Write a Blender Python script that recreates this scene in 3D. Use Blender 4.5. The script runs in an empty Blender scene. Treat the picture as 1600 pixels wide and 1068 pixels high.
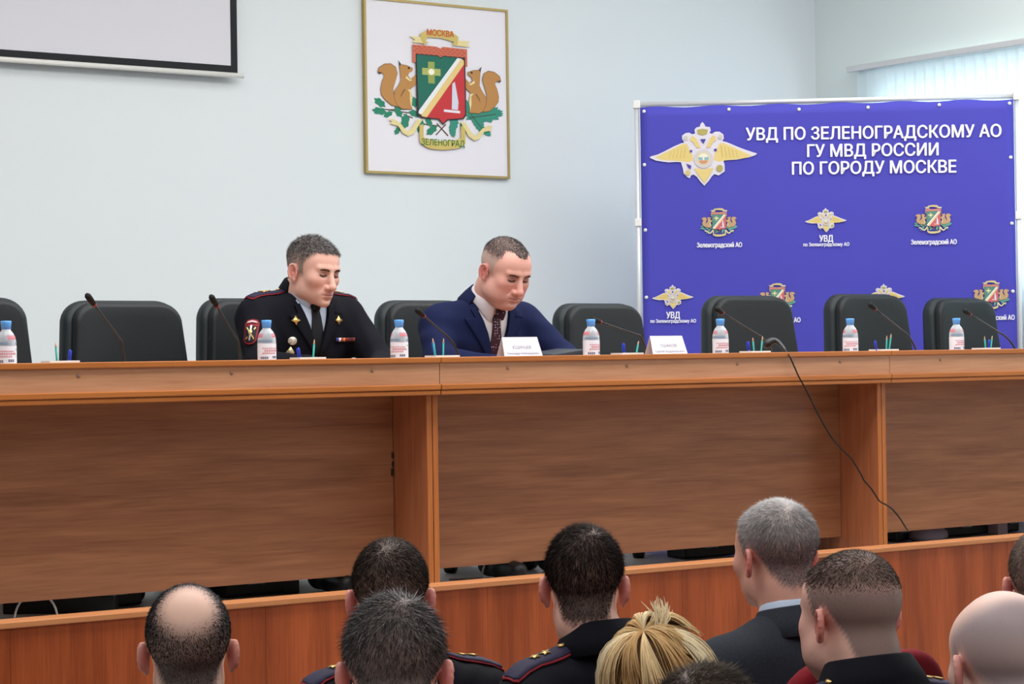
import bpy, bmesh, math, random
import numpy as np
from mathutils import Vector, Matrix
from mathutils.bvhtree import BVHTree

random.seed(7)
RNG = np.random.default_rng(11)
C = bpy.context.scene.collection
SC = bpy.context.scene
R = math.radians

# ------------------------------------------------------------------ camera
CAMZ = 1.66
FPX = 3500.0
AZ, PITCH, ROLL = R(54.5), 22.0 / FPX, 0.0145
_f = Vector((math.cos(AZ) * math.cos(PITCH), math.sin(AZ) * math.cos(PITCH), math.sin(PITCH)))
_r = Vector((math.sin(AZ), -math.cos(AZ), 0))
_u = _r.cross(_f)
CR = _r * math.cos(ROLL) - _u * math.sin(ROLL)
CU = _u * math.cos(ROLL) + _r * math.sin(ROLL)
cam = bpy.data.cameras.new('camera')
cam.sensor_width = 36
cam.lens = FPX / 1600 * 36
cam.clip_start = 0.05
camo = bpy.data.objects.new('camera', cam)
C.objects.link(camo)
M3 = Matrix((CR, CU, -_f)).transposed()
camo.matrix_world = Matrix.Translation((0, 0, CAMZ)) @ M3.to_4x4()
SC.camera = camo
SC.view_settings.view_transform = 'Standard'
SC.view_settings.look = 'None'
SC.view_settings.exposure = 0.02
SC.view_settings.gamma = 1.0
SC.view_settings.use_curve_mapping = False

# ------------------------------------------------------------------ world and lamps
w = bpy.data.worlds.new('world')
SC.world = w
w.use_nodes = True
bg = w.node_tree.nodes['Background']
bg.inputs['Color'].default_value = (0.86, 0.93, 1.0, 1)
bg.inputs['Strength'].default_value = 0.38


def area(name, loc, target, sx, sy, power, col=(1, 1, 1)):
    l = bpy.data.lights.new(name, 'AREA')
    l.shape = 'RECTANGLE'
    l.size, l.size_y, l.energy, l.color = sx, sy, power, col
    o = bpy.data.objects.new(name, l)
    C.objects.link(o)
    o.location = loc
    o.rotation_euler = (Vector(target) - Vector(loc)).to_track_quat('-Z', 'Y').to_euler()
    return o


area('ceiling_lamp_hall', (2.2, 1.6, 4.55), (2.6, 3.0, 0), 5.0, 3.0, 150, (1.0, 0.985, 0.965))
area('ceiling_lamp_front_row', (4.6, 5.1, 4.55), (4.6, 5.4, 0), 7.5, 1.5, 255, (1.0, 0.985, 0.965))
area('ceiling_lamp_stage', (5.6, 7.3, 4.55), (5.6, 7.2, 0), 6.5, 1.6, 80, (1.0, 0.985, 0.965))
area('daylight_side_window', (8.9, 3.2, 2.6), (4.0, 6.2, 1.2), 2.2, 1.8, 35, (0.92, 0.97, 1.0))

# ------------------------------------------------------------------ helpers
def lin(c):
    return tuple(((v / 255) / 12.92 if v / 255 <= 0.04045 else ((v / 255 + 0.055) / 1.055) ** 2.4) for v in c)


_mc = {}


def mat(rgb, rough=0.6, metal=0.0, spec=0.3, bump=0.0, bscale=200.0, var=0.0, vscale=8.0, coat=0.0):
    key = (tuple(rgb), rough, metal, spec, bump, bscale, var, vscale, coat)
    if key in _mc:
        return _mc[key]
    m = bpy.data.materials.new('m_%d_%d_%d' % tuple(rgb))
    m.use_nodes = True
    nt = m.node_tree
    b = nt.nodes['Principled BSDF']
    c = lin(rgb)
    b.inputs['Base Color'].default_value = (*c, 1)
    b.inputs['Roughness'].default_value = rough
    b.inputs['Metallic'].default_value = metal
    b.inputs['Specular IOR Level'].default_value = spec
    b.inputs['Coat Weight'].default_value = coat
    tc = nt.nodes.new('ShaderNodeTexCoord')
    if var:
        n = nt.nodes.new('ShaderNodeTexNoise')
        n.inputs['Scale'].default_value = vscale
        n.inputs['Detail'].default_value = 6
        nt.links.new(tc.outputs['Object'], n.inputs['Vector'])
        mx = nt.nodes.new('ShaderNodeMix')
        mx.data_type = 'RGBA'
        mx.inputs['A'].default_value = (*[max(0, x * (1 - var)) for x in c], 1)
        mx.inputs['B'].default_value = (*[min(1, x * (1 + var)) for x in c], 1)
        nt.links.new(n.outputs['Fac'], mx.inputs['Factor'])
        nt.links.new(mx.outputs['Result'], b.inputs['Base Color'])
    if bump:
        n2 = nt.nodes.new('ShaderNodeTexNoise')
        n2.inputs['Scale'].default_value = bscale
        n2.inputs['Detail'].default_value = 3
        nt.links.new(tc.outputs['Object'], n2.inputs['Vector'])
        bp = nt.nodes.new('ShaderNodeBump')
        bp.inputs['Strength'].default_value = bump
        bp.inputs['Distance'].default_value = 0.002
        nt.links.new(n2.outputs['Fac'], bp.inputs['Height'])
        nt.links.new(bp.outputs['Normal'], b.inputs['Normal'])
    _mc[key] = m
    return m


def wood(name, dark, light, axis='X', rough=0.42, stripe=0.0, fine=1.0, spec=0.35):
    """laminate wood, grain running along axis; stripe = weight of broad bands across the grain"""
    m = bpy.data.materials.new(name)
    m.use_nodes = True
    nt = m.node_tree
    L = nt.links.new
    b = nt.nodes['Principled BSDF']
    b.inputs['Roughness'].default_value = rough
    b.inputs['Specular IOR Level'].default_value = spec
    tc = nt.nodes.new('ShaderNodeTexCoord')

    def noise(sc_long, sc_cross, detail, dist=0.0):
        mp = nt.nodes.new('ShaderNodeMapping')
        s = [sc_cross] * 3
        s['XYZ'.index(axis)] = sc_long
        mp.inputs['Scale'].default_value = s
        L(tc.outputs['Object'], mp.inputs['Vector'])
        n = nt.nodes.new('ShaderNodeTexNoise')
        n.inputs['Scale'].default_value = 1.0
        n.inputs['Detail'].default_value = detail
        n.inputs['Distortion'].default_value = dist
        L(mp.outputs['Vector'], n.inputs['Vector'])
        return n.outputs['Fac']
    a = noise(1.2, 14, 4, 1.2)
    f = noise(6, 160 * fine, 5, 0.3)
    br = noise(0.25, 9, 2, 0.0)

    def math_(op, x, y):
        n = nt.nodes.new('ShaderNodeMath')
        n.operation = op
        for i, v in enumerate((x, y)):
            if isinstance(v, (int, float)):
                n.inputs[i].default_value = v
            else:
                L(v, n.inputs[i])
        return n.outputs[0]
    s = math_('ADD', math_('MULTIPLY', a, 0.6 - 0.35 * stripe), math_('MULTIPLY', f, 0.4))
    s = math_('ADD', s, math_('MULTIPLY', math_('SUBTRACT', br, 0.5), 0.3 + 1.2 * stripe))
    rp = nt.nodes.new('ShaderNodeValToRGB')
    rp.color_ramp.elements[0].position = 0.3
    rp.color_ramp.elements[0].color = (*lin(dark), 1)
    rp.color_ramp.elements[1].position = 0.7
    rp.color_ramp.elements[1].color = (*lin(light), 1)
    L(s, rp.inputs['Fac'])
    L(rp.outputs['Color'], b.inputs['Base Color'])
    return m


def colmat(name, rough=0.55, spec=0.3, bump=0.0, bscale=300.0):
    m = bpy.data.materials.new(name)
    m.use_nodes = True
    nt = m.node_tree
    b = nt.nodes['Principled BSDF']
    b.inputs['Roughness'].default_value = rough
    b.inputs['Specular IOR Level'].default_value = spec
    a = nt.nodes.new('ShaderNodeAttribute')
    a.attribute_name = 'Col'
    nt.links.new(a.outputs['Color'], b.inputs['Base Color'])
    if bump:
        tc = nt.nodes.new('ShaderNodeTexCoord')
        n2 = nt.nodes.new('ShaderNodeTexNoise')
        n2.inputs['Scale'].default_value = bscale
        nt.links.new(tc.outputs['Object'], n2.inputs['Vector'])
        bp = nt.nodes.new('ShaderNodeBump')
        bp.inputs['Strength'].default_value = bump
        bp.inputs['Distance'].default_value = 0.001
        nt.links.new(n2.outputs['Fac'], bp.inputs['Height'])
        nt.links.new(bp.outputs['Normal'], b.inputs['Normal'])
    return m


def link(o, parent=None):
    C.objects.link(o)
    if parent:
        o.parent = parent
    return o


def tag(o, label=None, cat=None, group=None, kind=None):
    if label:
        o['label'] = label
    if cat:
        o['category'] = cat
    if group:
        o['group'] = group
    if kind:
        o['kind'] = kind
    return o


def empty(name, loc=(0, 0, 0), rz=0.0, label=None, cat=None, group=None):
    o = bpy.data.objects.new(name, None)
    o.empty_display_size = 0.1
    C.objects.link(o)
    o.location = loc
    o.rotation_euler = (0, 0, rz)
    return tag(o, label, cat, group)


class MB:
    """collects shapes into one mesh"""

    def __init__(self):
        self.v, self.f, self.mi, self.sm = [], [], [], []

    def add(self, verts, faces, mi=0, smooth=False):
        n = len(self.v)
        self.v += [tuple(p) for p in verts]
        self.f += [tuple(i + n for i in f) for f in faces]
        self.mi += [mi] * len(faces)
        self.sm += [smooth] * len(faces)
        return self

    def box(self, lo, hi, mi=0):
        x0, y0, z0 = lo
        x1, y1, z1 = hi
        v = [(x0, y0, z0), (x1, y0, z0), (x1, y1, z0), (x0, y1, z0), (x0, y0, z1), (x1, y0, z1), (x1, y1, z1), (x0, y1, z1)]
        return self.add(v, [(0, 3, 2, 1), (4, 5, 6, 7), (0, 1, 5, 4), (1, 2, 6, 5), (2, 3, 7, 6), (3, 0, 4, 7)], mi)

    def tube(self, pts, rad, n=8, mi=0):
        pts = [Vector(p) for p in pts]
        rr = rad if isinstance(rad, (list, tuple)) else [rad] * len(pts)
        vs, fs = [], []
        up = Vector((0, 0, 1))
        for i, p in enumerate(pts):
            d = (pts[min(i + 1, len(pts) - 1)] - pts[max(i - 1, 0)]).normalized()
            a = d.cross(up)
            if a.length < 1e-3:
                a = d.cross(Vector((1, 0, 0)))
            a.normalize()
            b = d.cross(a)
            for k in range(n):
                t = 2 * math.pi * k / n
                vs.append(p + (a * math.cos(t) + b * math.sin(t)) * rr[i])
        for i in range(len(pts) - 1):
            for k in range(n):
                k2 = (k + 1) % n
                fs.append((i * n + k, i * n + k2, (i + 1) * n + k2, (i + 1) * n + k))
        fs.append(tuple(range(n))[::-1])
        fs.append(tuple(range((len(pts) - 1) * n, len(pts) * n)))
        return self.add(vs, fs, mi, True)

    def lathe(self, prof, n=24, mi=0, c=(0, 0, 0)):
        vs, fs = [], []
        for r, z in prof:
            for k in range(n):
                t = 2 * math.pi * k / n
                vs.append((c[0] + r * math.cos(t), c[1] + r * math.sin(t), c[2] + z))
        for i in range(len(prof) - 1):
            for k in range(n):
                k2 = (k + 1) % n
                fs.append((i * n + k, i * n + k2, (i + 1) * n + k2, (i + 1) * n + k))
        fs.append(tuple(range(n))[::-1])
        fs.append(tuple(range((len(prof) - 1) * n, len(prof) * n)))
        return self.add(vs, fs, mi, True)

    def build(self, name, mats, parent=None, bevel=0.0, seg=2):
        me = bpy.data.meshes.new(name)
        me.from_pydata(self.v, [], self.f)
        if not isinstance(mats, (list, tuple)):
            mats = [mats]
        for m in mats:
            me.materials.append(m)
        me.polygons.foreach_set('material_index', self.mi)
        me.polygons.foreach_set('use_smooth', self.sm)
        me.update()
        if bevel:
            bm = bmesh.new()
            bm.from_mesh(me)
            bmesh.ops.bevel(bm, geom=bm.edges[:], offset=bevel, segments=seg, affect='EDGES', profile=0.5)
            bm.to_mesh(me)
            bm.free()
        o = bpy.data.objects.new(name, me)
        return link(o, parent)


def copy_tree(o, parent=None):
    c = o.copy()
    C.objects.link(c)
    c.parent = parent
    for ch in list(o.children):
        copy_tree(ch, c)
    return c


def at(u, v, depth):
    """point of the place seen at photo position (u, v), depth metres along the view"""
    d = _f + CR * ((u - 800) / FPX) + CU * ((534 - v) / FPX)
    return Vector((0, 0, CAMZ)) + d * depth


def atY(u, v, Y):
    d = _f + CR * ((u - 800) / FPX) + CU * ((534 - v) / FPX)
    return Vector((0, 0, CAMZ)) + d * (Y / d.y)


def text_mesh(name, s, width, height, m, parent, loc, rot=(R(90), 0, 0), bold=0.0, ext=0.0004, fit=True):
    """lettering as a mesh; centre of the baseline at loc, capitals height tall"""
    cu = bpy.data.curves.new(name, 'FONT')
    cu.body = s
    cu.size = 1.0
    cu.offset = 0.0
    cu.extrude = 0.0
    cu.resolution_u = 3
    o = bpy.data.objects.new(name + '_tmp', cu)
    C.objects.link(o)
    dg = bpy.context.evaluated_depsgraph_get()
    me = bpy.data.meshes.new_from_object(o.evaluated_get(dg))
    bpy.data.objects.remove(o)
    bpy.data.curves.remove(cu)
    co = np.zeros(len(me.vertices) * 3)
    me.vertices.foreach_get('co', co)
    co = co.reshape(-1, 3)
    lo, hi = co.min(0), co.max(0)
    sy = height / 0.727
    sx = width / (hi[0] - lo[0]) if fit else sy
    co[:, 0] = (co[:, 0] - (lo[0] + hi[0]) / 2) * sx
    co[:, 1] *= sy
    if bold:      # heavier strokes: the same outlines laid again beside themselves
        fc = [tuple(q.vertices) for q in me.polygons]
        w_ = bold * height * 1.6
        V, F = [], []
        for i, (a, b_) in enumerate(((-w_, 0), (w_, 0), (0, w_ * .6), (0, -w_ * .6), (0, 0))):
            n = len(V)
            V += [(x + a, y + b_, z + i * .00004) for x, y, z in co]
            F += [tuple(k + n for k in f) for f in fc]
        me = bpy.data.meshes.new(name)
        me.from_pydata(V, [], F)
    else:
        me.vertices.foreach_set('co', co.ravel())
    me.materials.clear()
    me.materials.append(m)
    me.update()
    me.name = name
    t = bpy.data.objects.new(name, me)
    link(t, parent)
    t.location = loc
    t.rotation_euler = rot
    return t


def flat_art(name, polys, parent, fn, y0=0.0, step=0.0003, layers=99):
    """printed shapes: list of (points, rgb); fn maps a drawing point to (x, z) on the sheet"""
    mats, vs, fs, mi = [], [], [], []
    for k, (pts, rgb) in enumerate(polys):
        m = mat(rgb, 0.6)
        if m not in mats:
            mats.append(m)
        n = len(vs)
        for p in pts:
            x, z = fn(*p)
            vs.append((x, y0 - step * min(k, layers), z))
        fs.append(tuple(range(n, n + len(pts))))
        mi.append(mats.index(m))
    me = bpy.data.meshes.new(name)
    me.from_pydata(vs, [], fs)
    for m in mats:
        me.materials.append(m)
    me.polygons.foreach_set('material_index', mi)
    me.update()
    bm = bmesh.new()
    bm.from_mesh(me)
    bmesh.ops.triangulate(bm, faces=bm.faces[:], ngon_method='EAR_CLIP')
    for f in bm.faces:
        if f.normal.y > 0:
            f.normal_flip()
    bm.to_mesh(me)
    bm.free()
    return link(bpy.data.objects.new(name, me), parent)


def circ(cx, cy, r, n=18, ry=None):
    ry = ry or r
    return [(cx + r * math.cos(2 * math.pi * k / n), cy + ry * math.sin(2 * math.pi * k / n)) for k in range(n)]
# ------------------------------------------------------------------ the setting
SF = 0.86            # stage floor
LIP = 1.66           # top of the ledge along the front of the tables
YW, XW = 9.65, 9.1   # back wall and right wall
wall_m = mat((216, 223, 226), 0.85, spec=0.15, bump=0.05, bscale=120, var=0.02, vscale=1.5)
rwall_m = mat((222, 232, 230), 0.85, spec=0.15, bump=0.05, bscale=120, var=0.02, vscale=1.5)
floor_m = mat((176, 168, 160), 0.4, var=0.12, vscale=4)
stage_m = mat((196, 190, 186), 0.45, var=0.08, vscale=5)
white_m = mat((232, 232, 230), 0.5)

tag(MB().box((-3, YW, 0), (XW + .15, YW + .15, 4.7)).build('wall_back', wall_m), kind='structure')
tag(MB().box((-3, -2.6, -.1), (XW + .15, YW, 0)).build('floor', floor_m), kind='structure')
tag(MB().box((-3, -2.6, 4.6), (XW + .15, YW, 4.7)).build('ceiling', mat((236, 238, 238), .9)), kind='structure')
tag(MB().box((-3.15, -2.6, 0), (-3, YW, 4.6)).build('wall_left', wall_m), kind='structure')
tag(MB().box((-3, -2.75, 0), (XW + .15, -2.6, 4.6)).build('wall_rear', wall_m), kind='structure')
WY0, WY1, WZ0, WZ1 = 6.0, 9.12, 1.95, 3.18
rw = MB()
rw.box((XW, -2.6, 0), (XW + .15, WY0, 4.6))
rw.box((XW, WY1, 0), (XW + .15, YW, 4.6))
rw.box((XW, WY0, 0), (XW + .15, WY1, WZ0))
rw.box((XW, WY0, WZ1), (XW + .15, WY1, 4.6))
tag(rw.build('wall_right', rwall_m), kind='structure')
win = MB()
for a, b in (((WY0, WZ0), (WY1, WZ0 + .06)), ((WY0, WZ1 - .06), (WY1, WZ1)), ((WY0, WZ0), (WY0 + .06, WZ1)),
             ((WY1 - .06, WZ0), (WY1, WZ1)), ((7.53, WZ0), (7.6, WZ1))):
    win.box((XW + .06, a[0], a[1]), (XW + .12, b[0], b[1]))
wo = tag(win.build('window_1', white_m), kind='structure')
gm = bpy.data.materials.new('window_glass')
gm.use_nodes = True
nt = gm.node_tree
nt.nodes.remove(nt.nodes['Principled BSDF'])
tr, gl, mx = nt.nodes.new('ShaderNodeBsdfTransparent'), nt.nodes.new('ShaderNodeBsdfGlossy'), nt.nodes.new('ShaderNodeMixShader')
gl.inputs['Roughness'].default_value = 0.02
mx.inputs[0].default_value = 0.06
nt.links.new(tr.outputs[0], mx.inputs[1])
nt.links.new(gl.outputs[0], mx.inputs[2])
nt.links.new(mx.outputs[0], nt.nodes['Material Output'].inputs['Surface'])
for y0, y1 in ((WY0 + .06, 7.53), (7.6, WY1 - .06)):
    MB().box((XW + .085, y0, WZ0 + .06), (XW + .09, y1, WZ1 - .06)).build('pane', gm, wo)
area('daylight_window', (XW + .5, 7.6, 2.6), (XW - 1, 7.6, 2.5), 3.2, 1.4, 140, (0.94, 0.98, 1.0))
# stage platform
tag(MB().box((-3, 5.98, .0), (XW, YW, SF)).build('floor_stage', stage_m), kind='structure')
tag(MB().box((-3, YW - .018, SF), (XW, YW, SF + .08)).build('baseboard_back', mat((150, 110, 80), .5)), kind='structure')

# vertical blinds
bl = empty('vertical_blinds', (XW - .07, 9.3, 3.27), 0, 'white vertical slat blinds over the bright window on the right wall', 'blinds')
MB().box((-.022, -3.5, -.017), (.022, 0, .017)).build('head_rail', mat((214, 216, 216), .35, .2), bl, .004)
slat_m = bpy.data.materials.new('blind_fabric')
slat_m.use_nodes = True
nt = slat_m.node_tree
b = nt.nodes['Principled BSDF']
b.inputs['Base Color'].default_value = (.80, .88, .90, 1)
b.inputs['Roughness'].default_value = .8
tl = nt.nodes.new('ShaderNodeBsdfTranslucent')
tl.inputs['Color'].default_value = (.80, .90, .93, 1)
mx = nt.nodes.new('ShaderNodeMixShader')
mx.inputs[0].default_value = .4
nt.links.new(b.outputs[0], mx.inputs[1])
nt.links.new(tl.outputs[0], mx.inputs[2])
nt.links.new(mx.outputs[0], nt.nodes['Material Output'].inputs['Surface'])
sl = None
for k in range(45):
    if sl is None:
        s = MB()
        n = 6
        for i in range(n + 1):
            t = i / n - .5
            xx = .008 * (1 - 4 * t * t)
            s.v += [(xx, t * .078, -1.9), (xx, t * .078, -.018), (xx + .0012, t * .078, -1.9), (xx + .0012, t * .078, -.018)]
        for i in range(n):
            a = i * 4
            s.f += [(a, a + 1, a + 5, a + 4), (a + 2, a + 6, a + 7, a + 3), (a + 1, a + 3, a + 7, a + 5), (a, a + 4, a + 6, a + 2)]
        s.mi, s.sm = [0] * len(s.f), [False] * len(s.f)
        sl = s.build('slat', slat_m, bl)
        o = sl
    else:
        o = sl.copy()
        C.objects.link(o)
        o.parent = bl
    o.location = (0, -.11 - k * .0745, 0)
    o.rotation_euler = (0, 0, R(7))

# projection screen
ps = empty('projection_screen', (3.6, YW - .06, 2.9), 0, 'white projection screen with black border hanging on the back wall', 'projection screen')
p0 = atY(371, 114, YW - .06)
sx, sz = p0.x - 3.6, p0.z - 2.9
BR_, BB = .036, .033
MB().box((sx - 3.2, -.001, sz + BB), (sx - BR_, .004, sz + 1.65)).build('screen_surface', mat((209, 209, 216), .8, spec=.1), ps)
fr = MB()
fr.box((sx - BR_, -.002, sz), (sx, .005, sz + 1.65))
fr.box((sx - 3.2, -.002, sz), (sx - BR_, .005, sz + BB))
fr.build('border', mat((14, 17, 24), .6), ps)
MB().tube([(sx - 3.25, 0, sz - .012), (sx + .032, 0, sz - .012)], .0125, 12).build('bottom_bar', mat((222, 221, 216), .4), ps)

# coat of arms picture
e0, e1 = atY(571.5, 270, YW - .02), atY(796.5, 281, YW - .02)
EW = e1.x - e0.x
EH = EW * 1.0
pic = empty('framed_coat_of_arms', (e0.x, YW - .02, e0.z), 0, 'square white picture of a city coat of arms in a thin gold frame', 'picture')
fw = .012
f = MB()
f.box((0, -.006, 0), (EW, .018, fw))
f.box((0, -.006, EH - fw), (EW, .018, EH))
f.box((0, -.006, fw), (fw, .018, EH - fw))
f.box((EW - fw, -.006, fw), (EW, .018, EH - fw))
f.build('frame', mat((170, 150, 96), .4, .4), pic)
MB().box((fw, .002, fw), (EW - fw, .018, EH - fw)).build('sheet', mat((226, 224, 231), .7, spec=.15), pic)


def crest_map(x, y):
    t, bt = -14 + (x - 45) * .094, 965 + (x - 45) * .044
    return ((x - 45) / 790, 1 - (y - t) / (bt - t))


AX = crest_map(452, 500)[0]


def crest(parent, fn, light=0.0, y0=0.0, lettering=True, step=.0003, only=None):
    def c(rgb):
        return tuple(int(v + (235 - v) * light) for v in rgb)
    gold, gold2 = c((200, 178, 104)), c((222, 207, 150))

    def mir(p):
        a, b_ = crest_map(*p)
        return (2 * AX - a, b_)

    def base(p):
        return crest_map(*p)
    F2 = lambda a, b_: fn(a, b_)
    depth = [0]

    def put(name, polys, mp=base, layers=99):
        o = flat_art(name, [([mp(p) for p in pts], rgb) for pts, rgb in polys], parent, F2, y0 - step * depth[0], step, layers)
        depth[0] += min(len(polys), layers + 1)
        return o
    # branches first (they lie under)
    leafs = [(125, 575, 34, 40), (122, 622, 36, 10), (168, 640, 26, -30), (222, 626, 32, 60), (250, 580, 34, 90), (258, 680, 40, 100), (310, 572, 28, 80),
             (312, 636, 32, 20), (340, 705, 34, 110), (402, 728, 34, 140), (386, 680, 28, 70), (216, 730, 24, 120)]
    polys = []
    for (x0, y1, x2, y3) in ((150, 612, 330, 640), (170, 615, 290, 610), (330, 690, 440, 705), (250, 640, 300, 660), (430, 690, 492, 760), (425, 755, 480, 695)):
        dx, dy = x2 - x0, y3 - y1
        l = math.hypot(dx, dy)
        nx, ny = -dy / l * 3.5, dx / l * 3.5
        polys.append(([(x0 + nx, y1 + ny), (x2 + nx, y3 + ny), (x2 - nx, y3 - ny), (x0 - nx, y1 - ny)], c((92, 78, 66))))
    for cx, cy, l, a in leafs:
        a = R(a)
        pts = []
        for k in range(20):
            t = 2 * math.pi * k / 20
            rr = l * (1 + .16 * math.cos(6 * t))
            px, py = rr * math.cos(t), rr * .55 * math.sin(t)
            pts.append((cx + px * math.cos(a) - py * math.sin(a), cy + px * math.sin(a) + py * math.cos(a)))
        polys.append((pts, c((42, 128, 100))))
    put('oak_branch', polys)
    polys = []
    for cx, cy, l, a in [(690, 640, 95, -3), (740, 640, 55, -10), (650, 612, 45, -60), (660, 690, 50, 60), (700, 735, 34, 40), (525, 690, 45, 100), (515, 730, 34, 80), (575, 715, 30, 70), (595, 595, 34, 80)]:
        a = R(a)
        pts = []
        for k in range(26):
            t = 2 * math.pi * k / 26
            rr = l * (1 + (.22 if k % 2 else -.05))
            px, py = rr * math.cos(t), rr * .45 * math.sin(t)
            pts.append((cx + px * math.cos(a) - py * math.sin(a), cy + px * math.sin(a) + py * math.cos(a)))
        polys.append((pts, c((52, 138, 118))))
    for x0, y1, x2, y3 in ((610, 660, 760, 640), (620, 640, 680, 720)):
        polys.append(([(x0, y1 - 3), (x2, y3 - 2), (x2, y3 + 2), (x0, y1 + 3)], c((70, 80, 70))))
    put('pine_branch', polys)
    tail = [(113, 408), (120, 380), (150, 360), (185, 358), (212, 378), (220, 415), (208, 455), (195, 500), (200, 555), (222, 600), (185, 592), (150, 560), (130, 530), (127, 500), (135, 460), (148, 428), (140, 412)]
    body = [(226, 345), (238, 362), (270, 368), (302, 384), (300, 398), (282, 408), (276, 425), (290, 445), (316, 420), (326, 432), (322, 470), (300, 490), (287, 500), (297, 540), (292, 590), (298, 614), (240, 612), (214, 592), (198, 550), (200, 510), (222, 480), (236, 450), (232, 400)]
    br, brd = c((182, 132, 76)), c((122, 88, 52))
    sq = [([(x + 0, y) for x, y in tail], brd), ([(x * .965 + 172 * .035, y * .97 + 480 * .03) for x, y in tail], br), (body, brd),
          ([(x * .965 + 262 * .035, y * .975 + 490 * .025) for x, y in body], br),
          ([(270, 500), (290, 506), (297, 560), (290, 602), (283, 560), (284, 520)], gold2), ([(266, 426), (286, 446), (300, 450), (284, 456), (262, 440)], gold2),
          ([(236, 530), (252, 502), (262, 500), (244, 528), (232, 548)], brd), ([(223, 340), (238, 360), (232, 376)], c((50, 48, 52))), (circ(280, 384, 6), c((40, 36, 36))),
          ([(112, 404), (140, 410), (122, 418)], c((70, 60, 56)))]
    put('squirrel', sq)
    put('squirrel', sq, mir)
    put('brick_crown', [([(300, 252), (432, 265), (450, 277), (466, 266), (600, 280), (600, 378), (582, 375), (580, 330), (464, 318), (452, 330), (440, 318), (322, 308), (322, 352), (300, 352)], c((200, 106, 82)))] +
        [([(x, y + (x - 300) * .093), (x + 16, y + (x + 16 - 300) * .093), (x + 16, y + 5 + (x + 16 - 300) * .093), (x, y + 5 + (x - 300) * .093)], c((170, 78, 62))) for y, o_ in ((260, 0), (272, 12), (284, 0), (296, 12)) for x in range(304 + o_, 584, 26)], base, 1)
    put('shield', [([(316, 304), (440, 314), (452, 325), (464, 316), (588, 326), (590, 500), (590, 645), (575, 668), (488, 674), (460, 700), (436, 670), (345, 662), (318, 645)], c((52, 44, 46))),
        ([(322, 310), (440, 319), (452, 332), (464, 321), (545, 328), (329, 622)], c((30, 104, 88))),
        ([(545, 328), (566, 332), (345, 644), (327, 634), (329, 620)], c((226, 228, 230))), ([(566, 332), (580, 342), (581, 364), (372, 657), (345, 652), (343, 642)], c((224, 196, 130))),
        ([(581, 364), (583, 500), (583, 640), (571, 661), (485, 668), (460, 691), (438, 664), (372, 657)], c((192, 52, 58))),
        ([(382, 348), (418, 350), (418, 470), (382, 468)], c((146, 160, 84))), ([(350, 382), (450, 390), (450, 428), (350, 420)], c((170, 176, 98))), (circ(400, 405, 17), c((240, 236, 214))),
        ([(514, 470), (528, 460), (547, 575), (543, 617), (509, 613)], c((206, 208, 222))), ([(465, 613), (555, 622), (555, 636), (465, 627)], c((226, 222, 230)))])
    tl_ = [(282, 205), (345, 212), (378, 250), (300, 240), (314, 226)]
    put('ribbon', [(tl_, gold2), ([(550, 232), (616, 235), (600, 250), (616, 268), (520, 258)], gold2),
        ([(343, 192), (375, 178), (450, 172), (515, 182), (552, 212), (545, 258), (518, 260), (525, 238), (450, 217), (380, 213), (370, 235), (388, 242), (362, 254), (344, 225)], gold)])
    curl = [(165, 668), (190, 665), (228, 690), (262, 735), (288, 720), (318, 670), (350, 668), (327, 702), (302, 745), (270, 762), (240, 745), (215, 705), (170, 692), (184, 681)]
    put('ribbon', [(curl, gold2), ([(330, 700), (352, 695), (352, 780), (330, 766)], gold), ([(558, 708), (582, 702), (582, 772), (558, 780)], gold),
        ([(329, 762), (400, 784), (455, 790), (520, 786), (582, 765), (581, 806), (540, 831), (460, 839), (380, 831), (334, 800)], gold)] + [([(2 * 452 - x, y + (904 - 2 * x) * .07) for x, y in curl], gold2)])
    if lettering:
        for s, pts, hgt, col in (('МОСКВА', ((378, 208), (525, 218)), 34, (196, 88, 46)), ('ЗЕЛЕНОГРАД', ((340, 816), (576, 822)), 34, (66, 122, 52))):
            a, b_ = fn(*crest_map(*pts[0])), fn(*crest_map(*pts[1]))
            k = (fn(*crest_map(452, 500))[1] - fn(*crest_map(452, 534))[1])
            text_mesh('lettering', s, b_[0] - a[0], k, mat(col, .6), parent, ((a[0] + b_[0]) / 2, y0 - step * (depth[0] + 2), a[1] + .2 * k), bold=.02)


crest(pic, lambda a, b_: (a * EW, b_ * EH), 0.0, .0015, step=.00016)

# blue banner on a frame, set across the corner
DL, DR = 11.33, 11.2
bl0, br0 = at(1000, 168, DL), at(1583.5, 155, DR)
bdir = Vector((br0.x - bl0.x, br0.y - bl0.y))
BW = bdir.length
BH = (bl0.z + br0.z) / 2 - SF
ban = empty('press_banner', (bl0.x, bl0.y, SF), math.atan2(bdir.y, bdir.x), 'blue police banner with gold eagle laced to a white frame, standing across the corner', 'banner')
blue_m = mat((76, 74, 182), .65, spec=.2, bump=.12, bscale=14, var=.03, vscale=3)
g = MB()
nx, nz = 40, 40
for j in range(nz + 1):
    for i in range(nx + 1):
        x, z = i / nx, j / nz
        edge = .004 * math.sin(x * 38) * (1 if j == nz else .0)
        g.v.append((x * BW, .004 * math.sin(x * 9 + z * 3) * math.sin(math.pi * x) * math.sin(math.pi * z), .06 + z * (BH - .06) + edge))
for j in range(nz):
    for i in range(nx):
        a = j * (nx + 1) + i
        g.f.append((a, a + 1, a + nx + 2, a + nx + 1))
g.mi, g.sm = [0] * len(g.f), [True] * len(g.f)
fab = g.build('fabric', blue_m, ban)
sol = fab.modifiers.new('s', 'SOLIDIFY')
sol.thickness = .002
alu = mat((222, 224, 228), .35, .3)
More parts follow.
